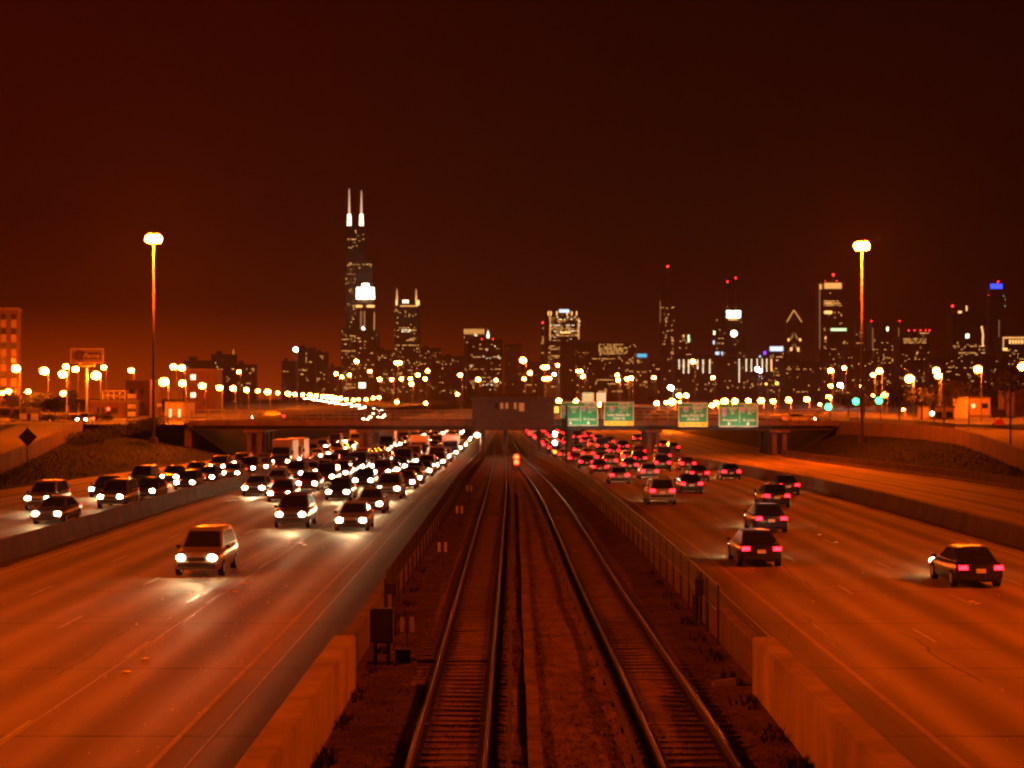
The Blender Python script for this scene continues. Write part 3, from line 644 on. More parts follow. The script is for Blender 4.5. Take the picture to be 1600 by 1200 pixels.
def make_car(kind):
    if kind == 'truck': return make_truck()
    K = KINDS[kind]; r = bpy.data.objects.new(kind, None); col.objects.link(r); r.empty_display_size = 0.2; L_ = K['L']
    rounded(MB().loft([ring8(hw, zb, zt, y) for y, hw, zb, zt in K['body']]).build('body', M_car, r), 0.03)
    a0, a1, z0, h0, b0, b1, z1, h1 = K['cab']
    lo = [(-h0, a0, z0), (h0, a0, z0), (h0, a1, z0), (-h0, a1, z0)]; hi = [(-h1, b0, z1), (h1, b0, z1), (h1, b1, z1), (-h1, b1, z1)]
    rf = [(x * .9, y * .96 + .02, z1 + .05) for x, y, z in hi]
    rounded(MB().loft([lo, hi, rf]).build('roof', M_car, r), 0.05)
    def pane(name, q, inset, off):
        q = [Vector(v) for v in q]; cen = sum(q, Vector()) / 4; nrm = (q[1] - q[0]).cross(q[2] - q[0]).normalized()
        if nrm.dot(cen - Vector((0, (a0 + a1) / 2, z0))) < 0: nrm = -nrm
        p = [cen + (v - cen) * inset + nrm * off for v in q]; p2 = [v - nrm * 0.03 for v in p]
        MB().loft([p2, p]).build(name, M_glass, r)
    pane('windscreen', [lo[0], lo[1], hi[1], hi[0]], .88, .012); pane('rear_window', [lo[2], lo[3], hi[3], hi[2]], .86, .012)
    for s, (i, j) in ((1, (1, 2)), (-1, (3, 0))): pane('side_window', [lo[i], lo[j], hi[j], hi[i]], .84, .012)
    ty = MB().tube((-0.1, 0, 0), (0.1, 0, 0), 0.33, n=16).mesh('wheel', M_tyre); ri = MB().tube((-0.108, 0, 0), (0.108, 0, 0), 0.2, n=12).mesh('rim', M_rim)
    bw = max(q[1] for q in K['body'])
    for s in (-1, 1):
        for y in (-L_ * .62, L_ * .62):
            o = inst('wheel', ty, r, (s * (bw - 0.09), y, 0.33)); inst('rim', ri, o)
        MB().ball((s * .62, -L_ + .03, K['hz']), .19, .09, .13, 10, 6).build('headlight', E_head, r)
        MB().box((s * .66, L_ - .02, K['tz']), (.32, .1, .15)).build('taillight', E_tail, r)
        MB().box((s * (bw + .06), a0 + .25, z0 + .06), (.16, .09, .12)).build('mirror', M_plastic, r)
    MB().box((0, -L_ + .06, K['hz'] - .3), (1.5, .16, .16)).build('bumper', M_plastic, r); MB().box((0, L_ - .05, K['tz'] - .36), (1.5, .16, .16)).build('bumper', M_plastic, r)
    MB().box((0, -L_ + .0, K['hz'] - .06), (.7, .06, .14)).box((0, -L_ + .02, K['hz'] - .26), (1.2, .06, .12)).build('grille', M_plastic, r)
    MB().box((0, L_ + .01, K['tz'] - .12), (.36, .03, .16)).build('number_plate', M_signw, r)
    return r
PROTO = {}
def car(kind, x, y, z, rz, colour, cname, where, group, beam=0.0):
    if kind not in PROTO: PROTO[kind] = make_car(kind); o = PROTO[kind]
    else: o = copy_tree(PROTO[kind])
    o.location = (x, y, z); o.rotation_euler.z = rz
    tag(o, f'{cname} {kind}, {where}', kind if kind in ('van', 'truck') else 'car', group)
    for ch in o.children:
        if ch.name.split('.')[0] in ('body', 'roof'): ch.color = (*colour, 1)
    for ch in list(o.children):
        if ch.type == 'LIGHT': bpy.data.objects.remove(ch)
    if beam: BEAMS.append((o, beam, KINDS[kind]))
    return o
BEAMS = []
COLS = [('silver', (.28, .28, .28)), ('black', (.02, .02, .02)), ('black', (.02, .02, .02)), ('dark blue', (.02, .03, .10)), ('dark red', (.16, .015, .015)), ('grey', (.10, .10, .10)), ('beige', (.22, .18, .13))]
def lane(xf, y0, y1, gap0, gap1, facing, desc, group, seedk):
    q = random.Random(seedk); y = y0; n = 0
    while y < y1:
        if BY - 1 < y < BY + 15 and False: pass
        k = q.choices(['sedan', 'suv', 'van', 'truck'], [12, 7, 2, 1] if y > 140 else [3, 1, 0, 0])[0]; cn, cv = q.choice(COLS)
        light = 'headlights lit' if facing < 0 else 'tail lights lit'
        car(k, xf(y) + q.uniform(-.3, .3), y, gz(y) + 0.004, 0.0 if facing < 0 else math.pi, cv, cn, f'{light}, {ORD[n]} from viewer in {desc}', group, beam=1.0 if facing < 0 or y < 160 else 0.0)
        n += 1; y += gap0 + (gap1 - gap0) * smooth(60, 200, y) + q.uniform(-2, 2.5)
lane(c(-8.9), 93, 420, 17, 7.6, -1, 'the oncoming lane by the railway', 'oncoming traffic with headlights', 1)
lane(c(-12.4), 70, 420, 27, 7.6, -1, 'the second oncoming lane', 'oncoming traffic with headlights', 2)
lane(c(-15.9), 119, 420, 17, 7.6, -1, 'the third oncoming lane', 'oncoming traffic with headlights', 3)
lane(c(-19.3), 127, 400, 17, 7.6, -1, 'the oncoming lane along the barrier', 'oncoming traffic with headlights', 4)
lane(c(-26.3), 98, 380, 13, 11, -1, 'the inner oncoming local lane', 'oncoming traffic with headlights', 5)
lane(c(-30.0), 110, 360, 14, 12, -1, 'the middle oncoming local lane', 'oncoming traffic with headlights', 6)
lane(lambda y: 10.6 + sx(y), 74, 420, 44, 16, 1, 'the departing lane by the railway', 'departing traffic with tail lights', 7)
lane(lambda y: 14.1 + sx(y), 92, 420, 40, 17, 1, 'the second departing lane', 'departing traffic with tail lights', 8)
lane(lambda y: 17.7 + sx(y), 66, 420, 48, 19, 1, 'the third departing lane', 'departing traffic with tail lights', 9)
lane(lambda y: 21.2 + sx(y), 128, 400, 36, 26, 1, 'the departing lane along the barrier', 'departing traffic with tail lights', 10)
lane(lambda y: 29.0 + sx(y), 262, 330, 14, 14, 1, 'the local lane beyond the bridge', 'departing traffic with tail lights', 12)
VP_ = [(-110, 900, 6.0), (-92, 810, 5.2), (-75, 720, 4.2), (-60, 650, 3.2), (-50, 600, 2.3), (-43.5, 540, 1.2), (-39.5, 470, 0.1), (-37.5, 420, -0.9)]
rv = thing('ramp_viaduct', 'curving elevated ramp carrying headlights down to the highway beyond the bridge', 'viaduct', (0, 0, 0))
def along(s_):
    for a, b in zip(VP_, VP_[1:]):
        a, b = Vector(a), Vector(b); ln = (b - a).length
        if s_ <= ln: return a.lerp(b, s_ / ln), (b - a).normalized()
        s_ -= ln
    return None, None
rg = []; rp = ([], [])
for a, b in zip(VP_, VP_[1:] + [VP_[-1]]):
    t_ = (Vector(b) - Vector(a)); t_ = Vector((0.05, -1, 0)) if t_.length < 1 else t_; nrm = Vector((t_.y, -t_.x, 0)).normalized(); a = Vector(a)
    rg.append([a - nrm * 4.5, a + nrm * 4.5, a + nrm * 4.5 - Vector((0, 0, .7)), a - nrm * 4.5 - Vector((0, 0, .7))])
    for q_, sgn in enumerate((-1, 1)): m_ = a + nrm * 4.4 * sgn; rp[q_].append([m_ - nrm * .12, m_ + nrm * .12, m_ + nrm * .12 + Vector((0, 0, .55)), m_ - nrm * .12 + Vector((0, 0, .55))])
MB().loft(rg).build('deck', M_conc_dark, rv)
for q_ in rp: MB().loft(q_).build('parapet', M_conc_dark, rv)
for a in VP_[:6]: MB().box((a[0], a[1], (a[2] - .7 - 1.3) / 2), (2.2, .8, a[2] - .6 + 1.3)).build('column', M_conc_dark, rv)
s_ = 12.0; q = random.Random(21); n = 0
while True:
    p_, t_ = along(s_)
    if p_ is None: break
    cn, cv = q.choice(COLS); sd = 1 if n % 2 else -1
    car(q.choice(['sedan', 'suv']), p_.x + 1.9 * sd, p_.y, p_.z + .02, math.atan2(t_.x, -t_.y), cv, cn, f'headlights lit, {ORD[n]} from the top of the curving ramp', 'cars descending the curving ramp')
    n += 1; s_ += q.uniform(12, 19)
car('sedan', bx(1257), BY + 5, 3.41, math.pi / 2, (.7, .68, .6), 'white', 'crossing the bridge towards the mound', 'cars on the bridge')
car('suv', bx(405), BY + 9, 3.41, -math.pi / 2, (.16, .16, .16), 'grey', 'crossing the bridge before the row of lamps', 'cars on the bridge')
car('sedan', bx(117), BY + 6, 3.36, math.pi * 0.42 * 0, (.16, .16, .16), 'grey', 'waiting with headlights lit at the ramp top', 'cars on the cross street')
for o, e, K in BEAMS:      # a dipped beam for each car near enough to light the road
    ld = bpy.data.lights.new('beam', 'SPOT'); ld.energy = 1100; ld.spot_size = R(44); ld.spot_blend = 1.0; ld.color = (1.0, 0.66, 0.30); ld.shadow_soft_size = 0.12
    lo = bpy.data.objects.new('beam', ld); col.objects.link(lo); lo.parent = o; lo.location = (0, -K['L'] - 0.12, K['hz']); lo.rotation_euler = (R(82), 0, R(180))

# ------------------------------------------------------------------ lamps
E_sod = glow('sodium_lens', (1.0, 0.13, 0.004), 1500); E_sod_far = glow('distant_sodium_lens', (1.0, 0.16, 0.008), 1100)
E_wh = glow('mercury_lens', (0.85, 0.92, 1.0), 500); E_amb = glow('amber_lens', (1.0, 0.42, 0.03), 8)
E_mast = glow('high_mast_lens', SODIUM, MAST_L)
def high_mast(label, x, y, zb, h):
    r = thing('high_mast_lamp', label, 'light mast', (x, y, zb), 0, 'high mast lamps beside the highway')
    MB().tube((0, 0, 0), (0, 0, h), 0.20, 0.09, n=12).build('pole', M_mastp, r, smooth_=True)
    MB().tube((0, 0, -0.3), (0, 0, 0.35), 0.5, n=12).build('base', M_conc_dark, r)
    b = MB()
    for k in range(16):
        a, a2 = 2 * math.pi * k / 16, 2 * math.pi * (k + 1) / 16
        b.tube((0.5 * math.cos(a), 0.5 * math.sin(a), h - 0.1), (0.5 * math.cos(a2), 0.5 * math.sin(a2), h - 0.1), 0.05, n=5)
    b.tube((-.5, 0, h - .1), (.5, 0, h - .1), .04, n=5).tube((0, -.5, h - .1), (0, .5, h - .1), .04, n=5).build('ring', M_lamp_body, r)
    for k in range(6):
        a = 2 * math.pi * (k + 0.3) / 6; x_, y_ = 0.6 * math.cos(a), 0.6 * math.sin(a)
        l = MB().tube((x_, y_, h + 0.4), (x_, y_, h + 0.7), 0.2, 0.1, n=10).build('luminaire', M_lamp_body, r)
        MB().ball((x_, y_, h - 0.02), 0.40, 0.40, 0.46, 10, 6).build('lens', E_mast, l)
    return r
p = P(240, 373, 205); high_mast('tall mast lamp rising from the embankment near the billboard', p.x, 205, 2.0, p.z - 2.0)
p = P(1348, 382, 205); high_mast('tall mast lamp rising from the curved wall above the mound', p.x + 0.3, 207, 2.0, p.z - 2.0)
high_mast('tall mast lamp beside the oncoming lanes, before the ramp', -45.5, 38, 0.1, 24)
high_mast('tall mast lamp beside the departing lanes, before the mound', 46, 46, 0.2, 24)

LQ = random.Random(5)
def street_lamp(px, py, d, rr, m, label, group, double=False):
    p = P(px, py, d); zb = ground_at(p.x, d)
    r = thing('street_lamp', label, 'street lamp', (p.x, d, zb), 0, group)
    h = p.z - zb
    if h < 1.5: h = 1.5
    rr *= 1.08 * LQ.uniform(.82, 1.2); o = max(0.55, rr)
    MB().tube((o, 0.1, -0.2), (o, 0.1, h + 0.25), max(0.09, d * 0.00012), max(0.06, d * 0.00009), n=6).build('pole', M_steel, r)
    MB().tube((o, 0.1, h + 0.2), (-0.1, 0, h + rr * .85 + 0.08), 0.05, n=5).build('arm', M_steel, r)
    MB().box((0, 0, h + rr * 0.85 + .05), (rr * 1.2, rr * 1.0, rr * .3)).build('lamp_head', M_lamp_body, r)
    MB().ball((0, 0, h), rr, rr, rr * .8, 8, 5).build('lens', m, r)
    if double:
        MB().tube((o, 0.1, h + 0.2), (2 * o + 0.1, 0, h + rr * .6 + 0.08), 0.05, n=5).build('arm', M_steel, r)
        MB().box((2 * o, 0, h + rr * 0.85 + .05), (rr * 1.2, rr * 1.0, rr * .3)).build('lamp_head', M_lamp_body, r)
        MB().ball((2 * o, 0, h), rr, rr, rr * .8, 8, 5).build('lens', m, r)
    return r
S = E_sod; SF = E_sod_far
# west-side lamps, upper row (left to right), then lower row
up = [(25, 576, 300, .62), (69, 580, 300, .62), (98, 585, 310, .6), (103, 573, 420, .55), (118, 577, 420, .6), (150, 587, 300, .62), (162, 574, 400, .6), (205, 579, 430, .62), (271, 573, 400, .55), (284, 575, 360, .6), (373, 581, 700, .55)]
for k, (x, y, d, rr) in enumerate(up): street_lamp(x, y, d, rr, S, f'bright sodium street lamp, {ORD[k]} from the ramp end in the upper billboard row', 'sodium lamps around the billboard')
lw = [(4, 614, 420, .5), (13, 612, 400, .6), (44, 612, 430, .6), (99, 615, 380, .6)]
for k, (x, y, d, rr) in enumerate(lw): street_lamp(x, y, d, rr, S, f'sodium street lamp, {ORD[k]} from the ramp end in the lower billboard row', 'sodium lamps around the billboard')
cv = [(256, 597, 250, .58), (285, 599, 265, .58), (316, 603, 290, .55), (343, 606, 320, .5), (364, 607, 360, .45), (385, 609, 400, .45), (403, 611, 440, .5), (418, 612.5, 480, .62), (434, 614, 520, .5), (450, 615, 560, .62), (461, 616, 600, .62), (473, 616.5, 640, .65), (484, 617.5, 680, .62), (494, 618.5, 720, .66), (504, 619.5, 760, .7), (511, 620, 800, .75), (518, 621, 840, .8), (525, 622, 880, .75), (532, 622.5, 920, .7), (541, 624, 980, .7), (552, 625, 1040, .75), (560, 624, 1080, .75), (572, 624, 1120, .75), (583, 622, 1180, .8), (592, 621, 1240, .8), (620, 628, 900, .7), (665, 630, 900, .8)]
for k, (x, y, d, rr) in enumerate(cv): street_lamp(x, y, d, rr, S if d < 500 else SF, f'sodium lamp, {ORD[k]} from the tall mast along the curving road', 'sodium lamps along the curving road')
mid = [(525, 584, 1000), (534, 589, 1100), (546, 586, 900), (557, 565, 620), (578, 580, 1300), (593, 593, 950), (612, 593, 1000), (619, 567, 700), (627, 592, 800), (641, 592, 850), (643, 600, 1000), (653, 586, 1200), (664, 592, 900), (668, 580, 760), (719, 586, 800), (715, 616, 700), (747, 593, 1200), (775, 594, 1000), (817, 563, 520), (828, 583, 800), (819, 592, 900), (849, 574, 760), (850, 592, 1000), (855, 592, 1000), (859, 591, 1100), (871, 571, 800), (903, 580, 760), (911, 588, 900), (964, 586, 800), (966, 594, 900), (980, 592, 900), (986, 591, 850), (1022, 590, 800), (1083, 565, 620), (1114, 590, 760)]
for k, (x, y, d) in enumerate(mid): street_lamp(x, y, d, .75 if d < 700 else .72 * d / 800, SF, f'pole lamp over the far highway, {ORD[k]} counting from the antenna tower eastward', 'pole lamps over the far highway', double=(k in (7, 21, 26)))
low = [(840, 631, 600, .4), (873, 626, 420, .62), (900, 627, 560, .55), (937, 632, 520, .5), (1026, 630, 560, .6), (1041, 629, 520, .55), (1050, 628, 420, .66), (1061, 618, 480, .7), (1072, 618, 480, .62), (1062, 629, 600, .4), (1112, 634, 500, .45), (1119, 630, 420, .55), (1132, 627, 430, .62), (1148, 627, 430, .6), (1169, 626, 440, .55), (1189, 626, 400, .66), (1208, 627, 410, .55), (1232, 625, 380, .64), (1261, 624, 400, .6), (1281, 632, 600, .35), (1295, 621, 440, .5)]
for k, (x, y, d, rr) in enumerate(low): street_lamp(x, y, d, rr, S if d < 450 else SF, f'sodium lamp low over the bridge railing, {ORD[k]} counting from the station house', 'sodium lamps over the bridge railing')
ea = [(1298, 579, 420, .62), (1319, 575, 470, .55), (1298, 603, 700, .5), (1346, 603, 700, .5), (1364, 586, 420, .5), (1374, 580, 380, .66), (1382, 617, 360, .55), (1421, 592, 300, .62), (1463, 579, 330, .6), (1466, 587, 320, .6), (1528, 577, 270, .66), (1598, 573, 300, .6), (1364, 618, 600, .4), (1411, 640, 330, .2)]
for k, (x, y, d, rr) in enumerate(ea): street_lamp(x, y, d, rr, S, f'sodium street lamp above the mound, {ORD[k]} counting outward past the pale tower', 'sodium lamps above the mound')
for x, y, d, rr, m, lab in ((462, 546, 900, .8, E_wh, 'white floodlight standing high before the dark block'), (866, 585, 800, .6, E_wh, 'bluish pole lamp above the first Wisconsin sign'), (1048, 606, 700, .85, E_wh, 'white lamp just above the second Lake Shore sign'), (1183, 577, 900, .8, E_wh, 'white lamp of the close pair, tower side'), (1188, 579, 900, .7, E_wh, 'white lamp of the close pair, mound side'), (1313, 602, 600, .75, E_wh, 'white lamp between the pale tower and the right-hand mast'.replace('right-hand ', 'mound ')), (1197, 600, 600, .42, E_amb, 'small yellow lamp above the last green sign'), (1214, 599, 500, .45, E_amb, 'small amber lamp over the bridge railing'), (745, 680, 232, .26, E_white, 'low white lamp on a post under the bridge beside the tracks')):
    street_lamp(x, y, d, rr, m, lab, 'odd coloured lamps')

def traffic_light(px, py, d, m, label, rr=.3, which=0):
    p = P(px, py, d); zb = ground_at(p.x, d)
    r = thing('traffic_light', label, 'traffic light', (p.x, d, zb)); h = p.z - zb
    MB().tube((0.35, 0.1, -0.1), (0.35, 0.1, h + 1.2), 0.08, n=7).build('pole', M_dark, r)
    off = (0.0, 0.72, 1.44)[which]
    MB().box((0, 0, h + off - 0.72), (0.5, 0.24, 2.1)).build('signal_head', M_dark, r)
    MB().box((0.2, 0.06, h + off - 0.7), (0.35, 0.08, 0.08)).build('bracket', M_dark, r)
    MB().ball((0, -0.18, h), rr, .12, rr, 10, 6).build('lamp', m, r)
    for q in (0, 1, 2):
        z = h + off - 0.72 * q
        if abs(z - h) > 0.1: MB().ball((0, -0.12, z), .16, .06, .16, 8, 5).build('unlit_lamp', M_plastic, r)
    return r
traffic_light(169.5, 639, 290, E_red, 'red traffic light before the low buildings', .24, 0)
traffic_light(1294, 636, 280, E_green, 'green traffic light above the end of the bridge railing', .5, 2)
traffic_light(1337, 627, 275, E_green, 'green traffic light just before the tall mast pole', .5, 2)
traffic_light(1373, 626, 275, E_green, 'green traffic light just past the tall mast pole', .5, 2)
traffic_light(1456, 646, 265, E_greenw, 'pale green traffic light before the lit white shop wall', .3, 2)

# ------------------------------------------------------------------ city: towers of the skyline
EW = {'warm': glow('warm_window_light', (1.0, 0.46, 0.12), 2.9, False), 'white': glow('white_window_light', (1.0, 0.80, 0.48), 5.0, False), 'dim': glow('dim_window_light', (1.0, 0.36, 0.08), 1.0, False),
      'blue': glow('blue_crown_light', (0.03, 0.07, 1.0), 2.6, False), 'cyan': glow('cyan_sign_light', (0.10, 0.55, 0.85), 1.1, False), 'pale': glow('pale_sign_light', (0.7, 0.82, 1.0), 1.6, False),
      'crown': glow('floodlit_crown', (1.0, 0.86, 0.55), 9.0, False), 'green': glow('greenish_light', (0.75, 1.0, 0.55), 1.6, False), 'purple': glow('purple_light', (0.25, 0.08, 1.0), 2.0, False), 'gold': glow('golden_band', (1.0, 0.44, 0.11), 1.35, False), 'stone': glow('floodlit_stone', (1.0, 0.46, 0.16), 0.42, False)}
WF = 0.62
class Tower:
    def __init__(s, label, d, tiers, m=None, depth=None, cat='skyscraper', name='skyscraper'):
        s.d = d; s.k = d / F; s.cx = (tiers[-1][0] + tiers[-1][1]) / 2
        s.base = P(s.cx, HOR, d); s.r = thing(name, label, cat, (s.base.x, d, 0)); s.front = 0.0
        s.tiers = tiers; s.dep = depth
        for k, (x0, x1, y0, y1) in enumerate(tiers):
            dep = depth or max(14, (x1 - x0) * s.k * 0.8)
            zt, zb = s.z(y0), (-2 if k == len(tiers) - 1 else s.z(y1))
            off = 3.0 * (len(tiers) - 1 - k) if not depth else 1.5 * (len(tiers) - 1 - k)
            MB().box((s.x((x0 + x1) / 2), off + dep / 2, (zt + zb) / 2), ((x1 - x0) * s.k, dep, zt - zb)).build('shaft' if k == len(tiers) - 1 else 'upper_block', m or M_tower, s.r)
            MB().box((s.x((x0 + x1) / 2), off + dep / 2, zt + 0.8), ((x1 - x0) * s.k * 1.01, dep * 1.01, 1.6)).build('parapet', M_dark, s.r)
    def x(s, px): return (px - s.cx) * s.k
    def z(s, py): return CAMH - (py - HOR) * s.k
    def off(s, px, py):
        n = len(s.tiers)
        for k, (x0, x1, y0, y1) in enumerate(s.tiers):
            if x0 <= px <= x1 and y0 <= py <= (y1 if k < n - 1 else 700): return (3.0 if not s.dep else 1.5) * (n - 1 - k)
        return 0.0
    def rect(s, name, x0, x1, y0, y1, e, proud=0.6):
        MB().box((s.x((x0 + x1) / 2), s.off((x0 + x1) / 2, (y0 + y1) / 2) - proud / 2, s.z((y0 + y1) / 2)), ((x1 - x0) * s.k, proud, (y1 - y0) * s.k)).build(name, EW[e] if isinstance(e, str) else e, s.r)
    def windows(s, x0, x1, y0, y1, frac, e='warm', sx_=2.0, sy=2.6, w_=1.0, h_=1.1, rows=0.25, seed=0):
        q = random.Random(int(x0 * 7 + y0 * 13 + seed)); mb = MB(); y = y0
        while y < y1:
            rowf = frac * WF * (2.6 if q.random() < rows else 0.5); x = x0; run = False
            while x < x1:
                if q.random() < (rowf if not run else min(0.75, rowf * 2.2)):
                    run = True; o = s.off(x, y)
                    mb.box((s.x(x + w_ / 2), o - 0.2, s.z(y + h_ / 2)), (w_ * s.k * q.uniform(.6, 1.2), 0.5, h_ * s.k * q.uniform(.7, 1.1)))
                else: run = False
                x += sx_
            y += sy
        if mb.v: tag(mb.build('window_lights', EW[e], s.r), kind='stuff')
    def beacon(s, px, py, rr=1.1, pole_from=None):
        if pole_from is not None: MB().tube((s.x(px), 5, s.z(pole_from)), (s.x(px), 5, s.z(py)), 1.6, 0.9, n=6).build('antenna', M_tower_b, s.r)
        MB().ball((s.x(px), 4.0, s.z(py)), rr * s.k, None, rr * s.k * 1.2, 7, 5).build('beacon', E_redbeacon, s.r)
# 1 tallest tower with twin masts
t = Tower('tallest black stepped skyscraper with two white lit antennas', 4200, [(541, 569.5, 353, 408), (540, 582, 408, 512), (533, 590, 512, 700)])
for px, top in ((545, 294), (564, 297)):
    MB().tube((t.x(px), 12, t.z(353)), (t.x(px), 12, t.z(334)), 5.5, 4.0, n=10).build('antenna_base', EW['white'], t.r)
    MB().tube((t.x(px), 12, t.z(334)), (t.x(px), 12, t.z(top)), 2.4, 0.7, n=8).build('antenna', glow('lit_antenna', (1.0, 0.62, 0.35), 1.3, False), t.r)
t.windows(541, 569, 360, 388, .20, 'warm'); t.windows(541, 581, 410, 418, .42, 'warm', rows=.7); t.windows(540, 556, 420, 512, .16, 'dim'); t.windows(540, 556, 430, 512, .10, 'warm'); t.windows(534, 560, 514, 612, .22, 'warm'); t.windows(534, 590, 520, 612, .12, 'dim')
# 2 tower with glowing crown
t = Tower('tower with a brilliant white castle crown in front of the black tower', 4050, [(558, 583, 467, 476), (556, 586, 476, 700)], M_tower_b)
for px, w0 in ((560.5, 4.2), (570.5, 6.2), (580.5, 4.2)):
    h = 443 if px == 570.5 else 449
    MB().tube((t.x(px), 8, t.z(467)), (t.x(px), 8, t.z(h)), w0 * t.k, w0 * .9 * t.k, n=12).build('crown', EW['crown'], t.r)
for px in (562, 568, 574, 580): t.rect('crown_pillar', px - 1.2, px + 1.2, 459, 467, 'crown')
t.rect('sky_band', 556, 566, 477, 480, 'warm'); t.rect('sky_band', 573, 585, 477, 480, 'warm')
t.rect('lit_rib', 563, 565, 486, 514, 'stone'); t.rect('lit_rib', 568.5, 570.5, 486, 514, 'stone'); t.rect('entrance_glow', 566, 570, 511, 515, 'crown'); t.rect('lit_rib', 584.4, 585.2, 488, 516, 'gold'); t.rect('lobby_glow', 561, 571, 598, 606, 'white'); t.windows(557, 585, 520, 590, .07)
# 3 twin spired
t = Tower('broad granite tower with two thin corner spires', 4350, [(618, 654, 470, 480), (616, 656, 480, 700)])
for px in (620, 650): MB().tube((t.x(px), 6, t.z(470)), (t.x(px), 6, t.z(451)), 3.0, 0.5, n=6).build('spire', EW['gold'], t.r)
for px in (630, 633.5, 637): t.rect('crown_light', px - 1, px + 1, 468.5, 473.5, 'white')
for px in (619.5, 651, 654): t.rect('crown_light', px - 1.2, px + 1.2, 469, 477, 'warm')
t.rect('sky_band', 625, 652, 477, 479.5, 'gold')
t.windows(617, 655, 483, 512, .16, 'warm'); t.windows(628, 641, 515, 520, .8, 'white', rows=1); t.windows(617, 655, 513, 612, .17, 'warm'); t.beacon(655, 519)
# 4 fence crown block and steeple
t = Tower('block with a row of lit crown fins', 3600, [(725, 757, 513, 700)], M_tower_b)
for k in range(9): t.rect('crown_fin', 725.5 + k * 3.6, 727 + k * 3.6, 514, 522, 'gold', 1.2)
t.rect('crown_band', 725, 757, 516, 519, 'stone', 0.8); t.windows(725, 740, 524, 612, .14); t.windows(742, 745, 521, 526, .9, 'white', rows=1)
t = Tower('thin white lit steeple above the dark slab', 3500, [(760, 765, 527, 700)]);
MB().tube((t.x(762.5), 2, t.z(528)), (t.x(762.5), 2, t.z(516)), 3.2, 0.3, n=8).build('spire', EW['white'], t.r)
t = Tower('dark slab in front of the fin-crowned block', 3000, [(731, 785, 532, 700)]); t.windows(734, 782, 538, 612, .16, 'warm', 2.6, 3.2); t.windows(734, 782, 540, 612, .08, 'white', 2.6, 3.2); t.beacon(753, 530, .8); t.beacon(770, 530, .8)
t = Tower('plain tan block glowing orange beside the dark slab', 2600, [(788, 815, 540, 700)], M_tower_b); t.windows(789, 814, 544, 606, .10, 'dim', 3, 4)
# 6 flat lit tower with white logo top
t = Tower('broad flat tower crowded with lit windows under a white sign', 4000, [(852, 907, 486, 700)]); t.rect('roof_sign', 873.5, 889.5, 483.5, 488.5, 'pale', 1.5)
for px in (857, 861, 870, 886, 893.5, 901): t.rect('crown_light', px - .7, px + .7, 486.5, 493, 'warm')
t.windows(858, 905, 489, 532, .36, 'warm', 2.0, 2.5); t.windows(859, 905, 492, 532, .14, 'white', 2.3, 3.1); t.rect('lit_rib', 858.8, 860.2, 494, 532, 'gold'); t.rect('lit_rib', 903.4, 905, 497, 530, 'gold'); t.rect('sky_band', 875, 892, 518.5, 520.5, 'warm'); t.windows(857, 877, 540, 575, .3); t.windows(853, 877, 575, 612, .12)
t = Tower('thin dark tower with a red tip beside the crowded flat tower', 3900, [(845.5, 850, 508, 700)]); t.beacon(848, 504, 1.0, 510); t.windows(846, 849.5, 512, 560, .3)
t = Tower('wide dark block below the crowded flat tower', 2500, [(876, 925, 536, 700)]); t.windows(898, 924, 548, 560, .2, 'dim', 2, 2.6); t.windows(878, 924, 565, 612, .08)
t = Tower('pale office block with a full grid of warm windows', 3200, [(923, 976, 536, 700)]); t.windows(936, 974, 538, 552, .55, 'warm', 2.2, 2.8, rows=.6); t.windows(926, 974, 542, 612, .2, 'warm', 2.4, 3); t.beacon(975, 549, .9)
t = Tower('small block under a cyan rooftop sign', 2400, [(991, 1012, 556, 700)], M_tower_b); t.rect('roof_sign', 995.5, 1010.5, 553, 558, 'cyan', 1.2); t.windows(986 + 6, 1011, 560, 612, .12)
t = Tower('low block with scattered lights before the small cyan-signed block', 2900, [(975, 994, 537, 700)]); t.windows(976, 993, 538, 612, .2)
# 8 slim glass tower with spire
t = Tower('slim rounded glass tower with a needle and red tip', 5100, [(1033, 1042, 450, 456), (1031, 1050, 456, 505), (1030, 1054, 505, 700)], M_tower_b); t.beacon(1043.5, 416, 1.3, 452)
t.windows(1040, 1043, 472, 525, .5, 'warm', 2, 3); t.windows(1032, 1053, 480, 612, .08); t.windows(1049, 1052, 500, 560, .35); t.rect('lit_rib', 1031.2, 1032.2, 470, 530, 'stone'); t.beacon(1035, 556, 1.0); t.beacon(1040, 556, 1.0)
t = Tower('twin lobed tower with yellow green tops', 4300, [(1062, 1080, 527, 700)]); t.rect('crown_light', 1066.5, 1069.5, 523, 527, 'gold', 1.5); t.rect('crown_light', 1074.5, 1077.5, 523, 535, 'green', 1.5); t.windows(1062, 1080, 530, 612, .13)
# 10 tapered tower with white halo
d = 6200
t = Tower('tapering black tower under a white light band with twin masts', d, [(1133, 1160, 497, 700)])
t.rect('halo_band', 1135.5, 1157, 485.5, 496.5, 'crown', 2.0); t.rect('sky_band', 1138, 1153, 498.5, 500, 'warm')
MB().box((t.x(1146.5), 12, t.z(491)), (22 * t.k, 22, 12 * t.k)).build('upper_block', M_tower, t.r)
for px, py in ((1136.7, 440), (1150, 434)): t.beacon(px, py, 1.0, 486)
t.windows(1130, 1164, 535, 612, .10); t.windows(1134, 1160, 503, 530, .08)
t = Tower('shorter tower topped by a white globe light', 5200, [(1128, 1166, 527, 700)])
MB().ball((t.x(1147), 3, t.z(521)), 5.2 * t.k, None, None, 12, 8).build('globe_light', EW['crown'], t.r); t.windows(1130, 1165, 530, 612, .1)
t = Tower('stepped tower with warm corner lights beside the tapering tower', 5000, [(1119, 1132, 495, 510), (1113, 1135, 510, 700)]); t.windows(1114, 1133, 497, 612, .16); t.rect('corner_light', 1115, 1117, 517, 523, 'white'); t.rect('corner_light', 1114, 1116.5, 532, 538, 'pale')
